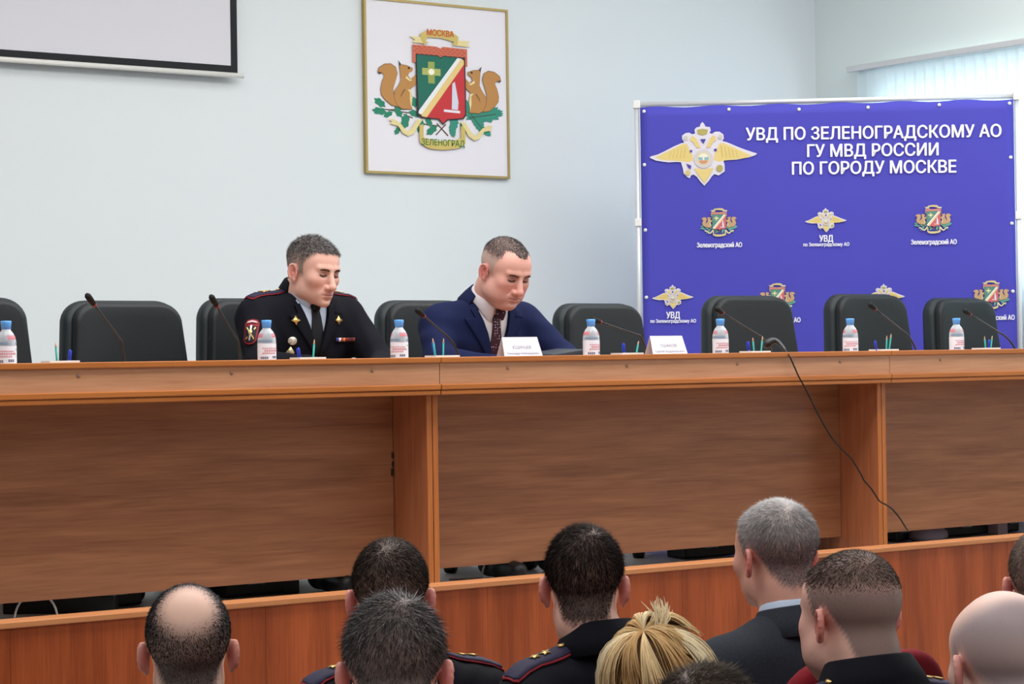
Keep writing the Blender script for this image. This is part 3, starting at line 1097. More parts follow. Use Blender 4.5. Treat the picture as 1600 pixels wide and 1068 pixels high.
# ------------------------------------------------------------------ things on the stage floor under the tables
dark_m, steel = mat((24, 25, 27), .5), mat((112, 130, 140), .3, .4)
loop_m = mat((206, 200, 194), .5)
for (u, v, Y), r_, lb in (((58, 966, 6.55), .062, 'white cable loop on the stage floor under the left-hand table'), ((785, 910, 6.62), .07, 'white cable loop at the feet of the man in the blue suit')):
    p = atY(u, v, Y)
    q = MB()
    q.tube([(r_ * math.cos(a) * 1.1, r_ * .25 * math.sin(a * .5), max(.004, r_ * math.sin(a) * 1.35)) for a in np.linspace(0, math.pi, 18)] + [(-r_ * 1.1 - .12, .05, .004)], .0036, 8)
    o = q.build('cable_loop', loop_m)
    o.location = (p.x, Y, SF)
    tag(o, lb, 'cable')
for u, Y, rz, ln, lb in ((95, 6.69, -38, .36, 'black floor socket bar under the left-hand table, by the white cable loop'), (375, 6.78, -24, .4, 'black floor socket bar under the left-hand table, behind the balding head')):
    p = atY(u, 930, Y)
    t = empty('socket_bar', (p.x, Y, SF), R(rz), lb, 'power strip')
    MB().box((-ln / 2, -.032, 0), (ln / 2, .032, .055)).build('housing', dark_m, t, .004)
    MB().box((-ln / 2 + .01, -.022, .055), (ln / 2 - .01, .022, .059)).build('cover_strip', steel, t, .001)
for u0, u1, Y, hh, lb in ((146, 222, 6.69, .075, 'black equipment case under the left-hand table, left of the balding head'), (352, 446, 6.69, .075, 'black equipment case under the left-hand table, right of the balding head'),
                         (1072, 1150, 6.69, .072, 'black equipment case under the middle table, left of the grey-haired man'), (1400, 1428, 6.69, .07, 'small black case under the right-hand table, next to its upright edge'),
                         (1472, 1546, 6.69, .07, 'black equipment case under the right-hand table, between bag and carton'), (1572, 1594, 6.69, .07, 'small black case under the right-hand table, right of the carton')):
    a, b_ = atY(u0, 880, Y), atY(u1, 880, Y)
    t = empty('gap_filler', ((a.x + b_.x) / 2, Y, SF), 0, lb, 'case', 'black cases under the tables')  # black block added to darken the gap below the table panels
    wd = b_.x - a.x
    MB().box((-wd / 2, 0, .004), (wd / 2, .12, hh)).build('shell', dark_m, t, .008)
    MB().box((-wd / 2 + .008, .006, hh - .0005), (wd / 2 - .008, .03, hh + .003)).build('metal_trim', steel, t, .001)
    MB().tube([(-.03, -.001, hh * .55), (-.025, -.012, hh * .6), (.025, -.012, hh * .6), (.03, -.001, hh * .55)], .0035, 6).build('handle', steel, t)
for u, Y, sx_, sz_, col, lb in ((1450, 6.68, .11, .06, (150, 136, 150), 'grey lilac bag lying under the right-hand table'), (1558, 6.68, .05, .085, (170, 150, 160), 'pale carton with a dark red band under the right-hand table')):
    p = atY(u, 850, Y)
    t = empty('bag' if sz_ < .08 else 'carton', (p.x, Y, SF), .2, lb, 'bag' if sz_ < .08 else 'box')
    if sz_ < .08:
        q = MB()
        q.lathe([(.09, 0), (.115, .012), (.11, .035), (.07, .058), (.02, sz_)], 18)
        o = q.build('pouch', mat(col, .7), t)
        o.scale = (1, .6, 1)
        MB().tube([(-.05, 0, .055), (-.03, 0, .075), (.03, 0, .075), (.05, 0, .055)], .004, 6).build('strap', dark_m, t)
    else:
        MB().box((-.04, -.03, 0), (.04, .03, sz_)).build('carton_box', mat(col, .7), t, .002)
        MB().box((-.0405, -.0305, sz_ * .72), (.0405, .0305, sz_ * .9)).build('band', mat((120, 40, 52), .6), t)
# ------------------------------------------------------------------ smooth solid modelling for bodies and clothes
def rotm(ax, ay, az):
    return np.array((Matrix.Rotation(az, 3, 'Z') @ Matrix.Rotation(ax, 3, 'X') @ Matrix.Rotation(ay, 3, 'Y')))


class Field:
    def __init__(self, lo, hi, h):
        self.lo = np.array(lo, float)
        self.h = h
        self.n = np.ceil((np.array(hi, float) - self.lo) / h).astype(int) + 1
        self.D = np.full(self.n, 1.0, np.float32)

    def _slab(self, lo, hi):
        a = np.clip(np.floor((lo - self.lo) / self.h).astype(int), 0, self.n)
        b = np.clip(np.ceil((hi - self.lo) / self.h).astype(int) + 1, 0, self.n)
        if (b <= a).any():
            return None, None
        sl = tuple(slice(i, j) for i, j in zip(a, b))
        ax = [(self.lo[k] + self.h * np.arange(a[k], b[k])).astype(np.float32) for k in range(3)]
        return sl, np.meshgrid(*ax, indexing='ij', sparse=True)

    def _mix(self, sl, d, k, sub):
        A = self.D[sl]
        if sub:
            d = -d
            h = np.maximum(k - np.abs(A - d), 0) / max(k, 1e-6)
            self.D[sl] = np.maximum(A, d) + h * h * k * .25
        else:
            h = np.maximum(k - np.abs(A - d), 0) / max(k, 1e-6)
            self.D[sl] = np.minimum(A, d) - h * h * k * .25

    def ell(self, c, r, k=.01, rot=None, sub=False):
        c, r = np.array(c, float), np.array(r, float)
        m = r.max() + k + 4 * self.h
        sl, P = self._slab(c - m, c + m)
        if sl is None:
            return self
        X, Y, Z = P[0] - c[0], P[1] - c[1], P[2] - c[2]
        if rot is not None:
            q = np.array(rot).T
            X, Y, Z = (q[0, 0] * X + q[0, 1] * Y + q[0, 2] * Z, q[1, 0] * X + q[1, 1] * Y + q[1, 2] * Z, q[2, 0] * X + q[2, 1] * Y + q[2, 2] * Z)
        k0 = np.sqrt((X / r[0]) ** 2 + (Y / r[1]) ** 2 + (Z / r[2]) ** 2)
        k1 = np.sqrt((X / r[0] ** 2) ** 2 + (Y / r[1] ** 2) ** 2 + (Z / r[2] ** 2) ** 2) + 1e-6
        self._mix(sl, k0 * (k0 - 1) / k1, k, sub)
        return self

    def cap(self, a, b, ra, rb, k=.01, sub=False):
        a, b = np.array(a, float), np.array(b, float)
        m = max(ra, rb) + k + 4 * self.h
        sl, P = self._slab(np.minimum(a, b) - m, np.maximum(a, b) + m)
        if sl is None:
            return self
        d = b - a
        X, Y, Z = P[0] - a[0], P[1] - a[1], P[2] - a[2]
        t = np.clip((X * d[0] + Y * d[1] + Z * d[2]) / max(d @ d, 1e-9), 0, 1)
        dist = np.sqrt((X - t * d[0]) ** 2 + (Y - t * d[1]) ** 2 + (Z - t * d[2]) ** 2) - (ra + (rb - ra) * t)
        self._mix(sl, dist, k, sub)
        return self

    def fun(self, f, lo, hi, k=.01, sub=False):
        sl, P = self._slab(np.array(lo, float), np.array(hi, float))
        if sl is not None:
            self._mix(sl, f(*P) + 0 * (P[0] + P[1] + P[2]), k, sub)
        return self

    def noise(self, amp, fr, seed=0):
        ax = [(self.lo[k] + self.h * np.arange(self.n[k])).astype(np.float32) for k in range(3)]
        X, Y, Z = np.meshgrid(*ax, indexing='ij', sparse=True)
        r = np.random.default_rng(seed)
        for j in range(4):
            v = r.normal(size=3) * fr
            v[2] *= 1.3
            self.D += amp / 2 * np.sin(X * v[0] + Y * v[1] + Z * v[2] + r.uniform(0, 6)).astype(np.float32) * np.sin(X * v[1] * .6 - Z * v[0] * .7 + r.uniform(0, 6)).astype(np.float32)
        return self

    def mesh(self):
        D = self.D
        I = D < 0
        s = np.zeros(np.array(D.shape) - 1, np.int8)
        offs = [(i, j, k) for i in (0, 1) for j in (0, 1) for k in (0, 1)]
        for o in offs:
            s += I[o[0]:o[0] + s.shape[0], o[1]:o[1] + s.shape[1], o[2]:o[2] + s.shape[2]]
        cells = np.argwhere((s > 0) & (s < 8))
        idx = np.full(s.shape, -1, np.int32)
        idx[tuple(cells.T)] = np.arange(len(cells))
        pos, cnt = np.zeros((len(cells), 3)), np.zeros(len(cells))
        for o in offs:
            for a in range(3):
                if o[a] == 0:
                    e = list(o)
                    e[a] = 1
                    d0 = D[tuple((cells + o).T)]
                    d1 = D[tuple((cells + e).T)]
                    cr = (d0 < 0) != (d1 < 0)
                    t = np.where(cr, d0 / np.where(cr, d0 - d1, 1), 0)
                    q = np.array(o, float)[None] + t[:, None] * (np.array(e) - np.array(o))[None]
                    pos += np.where(cr[:, None], q, 0)
                    cnt += cr
        pos = self.lo + self.h * (cells + pos / cnt[:, None])
        F = []
        for a in range(3):
            b, c = (a + 1) % 3, (a + 2) % 3
            I0 = [slice(None)] * 3
            I1 = [slice(None)] * 3
            I0[a], I1[a] = slice(0, -1), slice(1, None)
            ch = I[tuple(I0)] != I[tuple(I1)]
            e = np.argwhere(ch)
            e = e[(e[:, b] > 0) & (e[:, c] > 0) & (e[:, b] < D.shape[b] - 1) & (e[:, c] < D.shape[c] - 1)]
            if not len(e):
                continue
            q = []
            for db, dc in ((-1, -1), (0, -1), (0, 0), (-1, 0)):
                g = e.copy()
                g[:, b] += db
                g[:, c] += dc
                q.append(idx[tuple(g.T)])
            q = np.stack(q, 1)
            flip = ~I[tuple(e.T)]
            q[flip] = q[flip][:, ::-1]
            F.append(q)
        return pos, np.concatenate(F)


def np_mesh(name, V, F, mats, parent=None, col=None, smooth=True):
    me = bpy.data.meshes.new(name)
    V = np.asarray(V, np.float32)
    F = np.asarray(F, np.int32)
    k = F.shape[1]
    me.vertices.add(len(V))
    me.vertices.foreach_set('co', V.ravel())
    me.loops.add(F.size)
    me.loops.foreach_set('vertex_index', F.ravel())
    me.polygons.add(len(F))
    me.polygons.foreach_set('loop_start', np.arange(0, F.size, k, dtype=np.int32))
    me.polygons.foreach_set('use_smooth', np.full(len(F), smooth))
    me.update(calc_edges=True)
    me.validate()
    for m in (mats if isinstance(mats, (list, tuple)) else [mats]):
        me.materials.append(m)
    if col is not None:
        a = me.color_attributes.new('Col', 'FLOAT_COLOR', 'POINT')
        a.data.foreach_set('color', np.concatenate([col, np.ones((len(col), 1))], 1).astype(np.float32).ravel())
    return link(bpy.data.objects.new(name, me), parent)


def sstep(a, b, x):
    t = np.clip((x - a) / (b - a), 0, 1)
    return t * t * (3 - 2 * t)


def vnormals(V, F):
    n = np.zeros_like(V)
    fn = np.cross(V[F[:, 2]] - V[F[:, 0]], V[F[:, 3]] - V[F[:, 1]])
    for k in range(4):
        np.add.at(n, F[:, k], fn)
    return n / (np.linalg.norm(n, axis=1, keepdims=True) + 1e-12)


def bvh_of(V, F):
    return BVHTree.FromPolygons([tuple(v) for v in V], [tuple(f) for f in F])


def patch(name, poly, org, ux, uy, bvh, off, m, parent, cuts=3, thick=.003, dist=1.5):
    """cloth or metal piece of outline poly (in the plane org, ux, uy) laid on the surface met along ux x uy"""
    org, ux, uy = Vector(org), Vector(ux).normalized(), Vector(uy).normalized()
    dr = ux.cross(uy).normalized()
    bm = bmesh.new()
    f = bm.faces.new([bm.verts.new((x, y, 0)) for x, y in poly])
    bmesh.ops.triangulate(bm, faces=[f])
    bmesh.ops.subdivide_edges(bm, edges=bm.edges[:], cuts=cuts, use_grid_fill=True)
    last = None
    miss = []
    for v in bm.verts:
        s = org + ux * v.co.x + uy * v.co.y
        hit = bvh.ray_cast(s - dr * dist * .5, dr, dist)
        if hit[0] is None:
            miss.append((v, s))
            continue
        v.co = hit[0] - dr * off
        last = v.co.copy()
    for v, s in miss:
        d = (last - s).dot(dr) if last is not None else 0
        v.co = s + dr * d
    bmesh.ops.recalc_face_normals(bm, faces=bm.faces[:])
    if bm.faces and sum(fa.normal.dot(dr) for fa in bm.faces) > 0:
        bmesh.ops.reverse_faces(bm, faces=bm.faces[:])
    me = bpy.data.meshes.new(name)
    ext = bmesh.ops.extrude_face_region(bm, geom=bm.faces[:] + bm.edges[:] + bm.verts[:])
    for v in [g for g in ext['geom'] if isinstance(g, bmesh.types.BMVert)]:
        v.co += -dr * thick
    bmesh.ops.recalc_face_normals(bm, faces=bm.faces[:])
    for fa in bm.faces:
        fa.smooth = True
    bm.to_mesh(me)
    bm.free()
    me.materials.append(m)
    return link(bpy.data.objects.new(name, me), parent)


def collar(name, c, ax, ay, tilt, amax, prof, m, parent, n=36, yaw=0.0, drop=None):
    """band round the neck: prof = closed outline of (dr, dz); angles from -amax to amax about the back"""
    R3 = rotm(tilt, 0, yaw)
    c = np.array(c, float)
    V, F = [], []
    k = len(prof)
    for i in range(n + 1):
        a = -amax + 2 * amax * i / n
        for dr_, dz in prof:
            dd = drop(a, dr_, dz) if drop else (dr_, dz)
            p = np.array([(ax + dd[0]) * math.sin(a), (ay + dd[0]) * math.cos(a), dd[1]])
            V.append(c + R3 @ p)
    for i in range(n):
        for j in range(k):
            j2 = (j + 1) % k
            F.append((i * k + j, i * k + j2, (i + 1) * k + j2, (i + 1) * k + j))
    q = MB()
    q.add(V, F, 0, True)
    q.add(V[:k], [tuple(range(k))], 0, False)
    q.add(V[-k:], [tuple(range(k))[::-1]], 0, False)
    o = q.build(name, m, parent)
    bm = bmesh.new()
    bm.from_mesh(o.data)
    bmesh.ops.remove_doubles(bm, verts=bm.verts[:], dist=1e-5)
    bmesh.ops.recalc_face_normals(bm, faces=bm.faces[:])
    bm.to_mesh(o.data)
    bm.free()
    return o


# ------------------------------------------------------------------ people
skin_m = colmat('skin', .52, .3, .08, 500)
hair_m = colmat('hair_strands', .75, .12)


def head_solid(F, T, p):
    """adds the head to field F; T maps head coordinates (face towards -Y, ears at the origin's height) to the body's"""
    Rm, c = T
    W = p.get('wide', 1.0)
    J = p.get('jowl', 1.0)

    def q(x, y, z):
        return c + Rm @ np.array((x * W, y, z))

    def E(ctr, r, k, rot=None, sub=False):
        F.ell(q(*ctr), (r[0] * W, r[1], r[2]), k, Rm if rot is None else Rm @ rot, sub)

    def K(a, b, ra, rb, k, sub=False):
        F.cap(q(*a), q(*b), ra, rb, k, sub)
    E((0, .016, .043), (.077, .097, .088), .02)
    E((0, -.045, .042), (.064, .048, .062), .03)
    E((0, -.044, -.022), (.059, .05, .068), .03)
    E((0, -.046, -.066), (.05 * J, .046, .042), .025)
    for s in (-1, 1):
        E((s * .047 * J, -.012, -.056), (.018, .03, .034), .025)
        E((s * .043, -.062, -.014), (.020, .021, .018), .03)
        if J > 1.02:
            E((s * .042, -.042, -.060), (.018, .028, .026), .04)
    E((0, -.083, -.092), (.022, .018, .017), .02)
    if J > 1.02:
        E((0, -.04, -.105), (.045, .04, .02), .025)
    if p.get('face', True):
        for s in (-1, 1):
            K((s * .012, -.089, .032), (s * .045, -.078, .031), .010, .008, .012)
            E((s * .031, -.100, .0105), (.0175, .0165, .0115), .010, None, True)
        K((0, -.088, .024), (0, -.113, -.028), .0088, .0125, .010)
        E((0, -.114, -.032), (.0145, .0135, .0125), .008)
        for s in (-1, 1):
            E((s * .0145, -.102, -.035), (.009, .0115, .009), .006)
            E((s * .0075, -.109, -.0425), (.0045, .006, .003), .003, None, True)
            E((s * .031, -.0785, .0085), (.0155, .0125, .0105), .003)          # lids over the eyeball
            K((s * .020, -.0905, .0145), (s * .043, -.0825, .0150), .0028, .0028, .004)
            K((s * .026, -.097, -.034), (s * .034, -.084, -.058), .002, .002, .006, True)
        E((0, -.079, -.060), (.031, .021, .025), .015)
        for s in (-1, 1):
            K((0, -.1005, -.0565), (s * .022, -.0905, -.0605), .0052, .003, .006)
            K((0, -.0995, -.0675), (s * .019, -.0905, -.0655), .0062, .0034, .006)
            K((0, -.1065, -.0620), (s * .024, -.0945, -.0630), .0017, .0017, .003, True)
        E((0, -.098, -.0795), (.016, .006, .004), .008, None, True)
    else:
        E((0, -.098, -.02), (.014, .02, .03), .02)
    er = p.get('ear', 1.0)
    for s in (-1, 1):
        rot = rotm(R(-12), 0, s * R(-24))
        E((s * .080, .016, -.002), (.0062, .0175 * er, .030 * er), .006, rot)
        pr = None
        for k in range(11):         # rim of the ear
            a = R(-40 + 27 * k)
            pt = np.array((s * .080, .016, -.002)) + rot @ np.array((s * .0045, -.0155 * math.cos(a) * er, .0265 * math.sin(a) * er))
            if pr is not None:
                K(pr, pt, .0037, .0037, .0025)
            pr = pt
        E((s * .0885, .009, .001), (.0085, .0085, .013), .003, rot, True)
        E((s * .078, .008, -.028), (.006, .008, .010), .006)
    K((0, .030, -.03), (0, .040, -.075), .053, .054, .02)


def strip_mask(P, p):
    """1 where hair grows; P in head coordinates"""
    x, y, z = P[:, 0], P[:, 1], P[:, 2]
    rec = p.get('recede', 0.0)
    top = p.get('hairline', .088)
    tmp = np.clip((np.abs(x) - .015) / .03, 0, 1) * np.clip(1 - (np.abs(x) - .05) / .015, 0, 1)
    zz = z - rec * .02 * tmp * 1.5
    yb = np.interp(zz, [-.02, .0, .03, .05, .068, top - .003, top + .008], [-.016, -.018, -.022, -.030, -.044 + .012 * rec, -.060, -.2])
    zb = np.interp(y, [-.03, -.005, .002, .03, .045, .06, .085, .12], [-.010, -.008, .026, .026, -.004, -.030, p.get('nape', -.062), p.get('nape', -.062) - .004])
    soft = p.get('soft', .008)
    n = .006 * (np.sin(x * 410 + z * 280) * np.sin(y * 390 - z * 200)) * p.get('jag', 1)
    a = sstep(-soft, soft, y - yb + n)
    b = sstep(-soft * 1.6, soft * 1.6, z - zb + n)
    m = a * b
    for cx, cy, cz, r0, r1 in p.get('bald', ()):
        d = np.sqrt((x - cx) ** 2 + (y - cy) ** 2 + (z - cz) ** 2)
        m = m * sstep(r0, r1, d)
    return m


def strands(name, B, D, L, W, col, parent, curl=None):
    """many thin tapering hairs: roots B, directions D, lengths L, widths W, colours col"""
    n = len(B)
    up = RNG.normal(size=(n, 3))
    a = np.cross(D, up)
    a /= np.linalg.norm(a, axis=1, keepdims=True) + 1e-9
    b = np.cross(D, a)
    V = np.empty((n, 4, 3), np.float32)
    for k in range(3):
        t = 2 * math.pi * k / 3
        V[:, k] = B + (a * math.cos(t) + b * math.sin(t)) * W[:, None]
    V[:, 3] = B + D * L[:, None]
    i = (np.arange(n) * 4)[:, None]
    F = np.concatenate([i + np.array([[0, 1, 3]]), i + np.array([[1, 2, 3]]), i + np.array([[2, 0, 3]])])
    return np_mesh(name, V.reshape(-1, 3), F, hair_m, parent, np.repeat(col, 4, 0), True)


def ear_clear(P):
    d = np.sqrt(((np.abs(P[:, 0]) - .084) / .014) ** 2 + ((P[:, 1] - .014) / .024) ** 2 + ((P[:, 2] + .002) / .036) ** 2)
    return sstep(.85, 1.1, d)


def grow_hair(body, V, F, T, p, n):
    Rm, c = T
    P = (V - c) @ Rm
    P[:, 0] /= p.get('wide', 1.0)
    N = vnormals(V, F)
    m = strip_mask(P, p) * (P[:, 2] > -.08) * ear_clear(P)
    fa = np.linalg.norm(np.cross(V[F[:, 2]] - V[F[:, 0]], V[F[:, 3]] - V[F[:, 1]]), axis=1)
    fm = m[F].mean(1)
    pr = fa * fm
    pr /= pr.sum()
    pick = RNG.choice(len(F), n, p=pr)
    wgt = RNG.dirichlet((1, 1, 1, 1), n)
    B = (V[F[pick]] * wgt[..., None]).sum(1)
    Nn = (N[F[pick]] * wgt[..., None]).sum(1)
    Nn /= np.linalg.norm(Nn, axis=1, keepdims=True)
    Ph = (P[F[pick]] * wgt[..., None]).sum(1)
    mk = fm[pick]
    # combed away from the crown whorl, falling down the sides
    wc = np.array(p.get('whorl', (.012, .075, .115)))
    t = Ph - wc
    comb = t / (np.linalg.norm(t, axis=1, keepdims=True) + 1e-6)
    comb[:, 2] -= .25
    comb[:, 0] += p.get('part', 0) * sstep(.05, .11, Ph[:, 2])
    sw = np.stack([-comb[:, 1], comb[:, 0], 0 * comb[:, 2]], 1)
    comb = comb + .35 * sw
    comb = comb @ Rm.T
    comb -= Nn * (comb * Nn).sum(1, keepdims=True)
    comb /= np.linalg.norm(comb, axis=1, keepdims=True) + 1e-6
    h = sstep(p.get('fade0', -.02), p.get('fade1', .075), Ph[:, 2])
    lift = p.get('lift', .5)
    D = comb + Nn * lift * (.6 + .8 * RNG.random((n, 1))) + RNG.normal(size=(n, 3)) * p.get('mess', .22)
    D /= np.linalg.norm(D, axis=1, keepdims=True)
    L = (p['len0'] + (p['len1'] - p['len0']) * h) * (.6 + .6 * RNG.random(n)) * (.35 + .65 * mk)
    cs, ct = np.array(lin(p['side'])), np.array(lin(p['top']))
    gr = np.array(lin(p.get('grey', p['side'])))
    col = cs + (ct - cs) * h[:, None]
    fl = p.get('front')
    if fl is not None:
        col = col + (np.array(lin(fl)) - col) * sstep(.07, -.015, Ph[:, 1])[:, None]
    g = (RNG.random(n) < p.get('greyf', .15))[:, None]
    col = np.where(g, gr, col) * (1 + p.get('cvar', .22) * (2 * RNG.random((n, 1)) - 1))
    o = strands('hair', B - Nn * .0006, D, L, np.full(n, p.get('thick', .00055)) * (.8 + .4 * RNG.random(n)), col, body)
    return o


def paint_head(V, T, p):
    Rm, c = T
    P = (V - c) @ Rm
    P[:, 0] /= p.get('wide', 1.0)
    x, y, z = P.T
    base = np.array(lin(p.get('skin', (214, 168, 150))))
    col = np.tile(base, (len(V), 1))

    def blend(rgb, wgt):
        nonlocal col
        col = col + (np.array(lin(rgb)) - col) * np.clip(wgt, 0, 1)[:, None]

    def blob(cx, cy, cz, rx, ry, rz):
        return np.exp(-(((x - cx) / rx) ** 2 + ((y - cy) / ry) ** 2 + ((z - cz) / rz) ** 2))
    flush = p.get('flush', (204, 128, 118))
    for s in (-1, 1):
        blend(flush, .38 * blob(s * .043, -.075, -.026, .03, .035, .028))
        blend(flush, .95 * blob(s * .084, .016, -.002, .013, .03, .036))
        blend((164, 84, 76), .8 * blob(s * .086, .009, .002, .007, .010, .017))
    blend(flush, .6 * blob(0, -.116, -.03, .018, .016, .016))
    if p.get('face', True):
        beard = sstep(-.030, -.06, z) * sstep(.0, -.03, y) * p.get('beard', .22)
        blend((150, 124, 120), beard)
        blend((176, 102, 100), .85 * blob(0, -.1, -.0565, .021, .012, .0045))
        blend((182, 104, 102), .85 * blob(0, -.1, -.067, .018, .012, .005))
        blend((92, 50, 50), .9 * blob(0, -.1, -.062, .022, .014, .0016))
        for s in (-1, 1):
            blend((150, 104, 94), .75 * blob(s * .031, -.088, .012, .019, .016, .011))
            blend((84, 60, 54), .55 * blob(s * .031, -.09, .004, .0155, .016, .006))  # shade in the eye socket, painted into the skin colour
            zl = p.get('lash', .0078) - .0048 * (1 - np.clip((x - s * .031) / .015, -1, 1) ** 2)
            blend((34, 24, 22), 1.5 * np.exp(-((z - zl) / .0022) ** 2) * sstep(.0165, .013, np.abs(x - s * .031)) * (y < -.06))
            blend((120, 84, 76), .7 * blob(s * .031, -.088, .0165, .015, .014, .0018))  # shade of the lid crease, painted likewise
            blend((92, 70, 62), .6 * blob(s * .030, -.093, .027, .019, .016, .0045))
            blend((88, 48, 44), .8 * blob(s * .0075, -.108, -.0415, .0045, .008, .003))
    if p.get('scalp') is not None:
        m = strip_mask(P, p) * (P[:, 2] > -.08) * ear_clear(P)
        hh = sstep(p.get('fade0', -.02), p.get('fade1', .075), z)
        blend(p['scalp'], m * p.get('scalpf', .9) * hh)
        blend(p.get('scalp_side', p['scalp']), m * p.get('scalpf', .9) * (1 - hh))
    return col


def hand_solid(F, w, f, nrm, thumb, curl=.5, s=1.0):
    """w wrist, f pointing along the fingers, nrm out of the back of the hand, thumb = direction of the thumb side"""
    w, f, nrm = (np.array(a, float) for a in (w, f, nrm))
    f /= np.linalg.norm(f)
    nrm -= f * (f @ nrm)
    nrm /= np.linalg.norm(nrm)
    sd = np.array(thumb, float)
    sd -= f * (f @ sd) + nrm * (nrm @ sd)
    sd /= np.linalg.norm(sd)
    F.cap(w - f * .03, w + f * .01, .027 * s, .026 * s, .02)
    for k, (o, ln) in enumerate(((.03, .074), (.010, .082), (-.010, .077), (-.029, .060))):
        kn = w + f * .088 * s + sd * o * s - nrm * .004 * abs(k - 1)
        F.cap(w + sd * o * .5 * s + f * .012, kn, .0155 * s, .0115 * s, .014)
        d, pos = f + sd * o * 1.5, kn
        for j, q in enumerate((.44, .32, .24)):
            a = curl * (.5, .8, .6)[j] * (1 + .12 * k)
            d = d * math.cos(a) - nrm * math.sin(a) * np.linalg.norm(d)
            d /= np.linalg.norm(d)
            e = pos + d * ln * q * s
            F.cap(pos, e, (.0098 - .0009 * j) * s, (.0089 - .0009 * j) * s, .004)
            pos = e
    t0 = w + f * .018 * s + sd * .022 * s
    t1 = t0 + (f * .6 + sd * .75 - nrm * .25) * .042 * s
    t2 = t1 + (f * .95 + sd * .3 - nrm * .25) * .032 * s
    t3 = t2 + (f * .98 + sd * .05 - nrm * .3) * .026 * s
    F.cap(t0, t1, .015 * s, .0115 * s, .012)
    F.cap(t1, t2, .0112 * s, .010 * s, .004)
    F.cap(t2, t3, .010 * s, .0078 * s, .004)


def tin(v, ok):
    return v


def bounds(*pts, pad=.1):
    P = np.array(pts, float)
    return P.min(0) - pad, P.max(0) + pad


def cloth_mat(rgb, rough=.85, fleck=0.0):
    return mat(rgb, rough, spec=.15, bump=.18, bscale=420, var=.10 + fleck, vscale=180 if fleck else 30)


def dotted(a, b_, scale):
    m = mat(a, .7).copy()
    nt = m.node_tree
    v = nt.nodes.new('ShaderNodeTexVoronoi')
    v.inputs['Scale'].default_value = scale
    v.inputs['Randomness'].default_value = .35
    r = nt.nodes.new('ShaderNodeValToRGB')
    r.color_ramp.interpolation = 'CONSTANT'
    r.color_ramp.elements[0].color = (*lin(b_), 1)
    r.color_ramp.elements[1].color = (*lin(a), 1)
    r.color_ramp.elements[1].position = .22
    tc = nt.nodes.new('ShaderNodeTexCoord')
    nt.links.new(tc.outputs['Object'], v.inputs['Vector'])
    nt.links.new(v.outputs['Distance'], r.inputs['Fac'])
    nt.links.new(r.outputs['Color'], nt.nodes['Principled BSDF'].inputs['Base Color'])
    return m


def star(r, n=5, k=.45):
    return [((r if i % 2 == 0 else r * k) * math.sin(math.pi * i / n), (r if i % 2 == 0 else r * k) * math.cos(math.pi * i / n)) for i in range(2 * n)]


GOLD = mat((226, 192, 120), .3, .7)
RED = mat((128, 26, 36), .7)


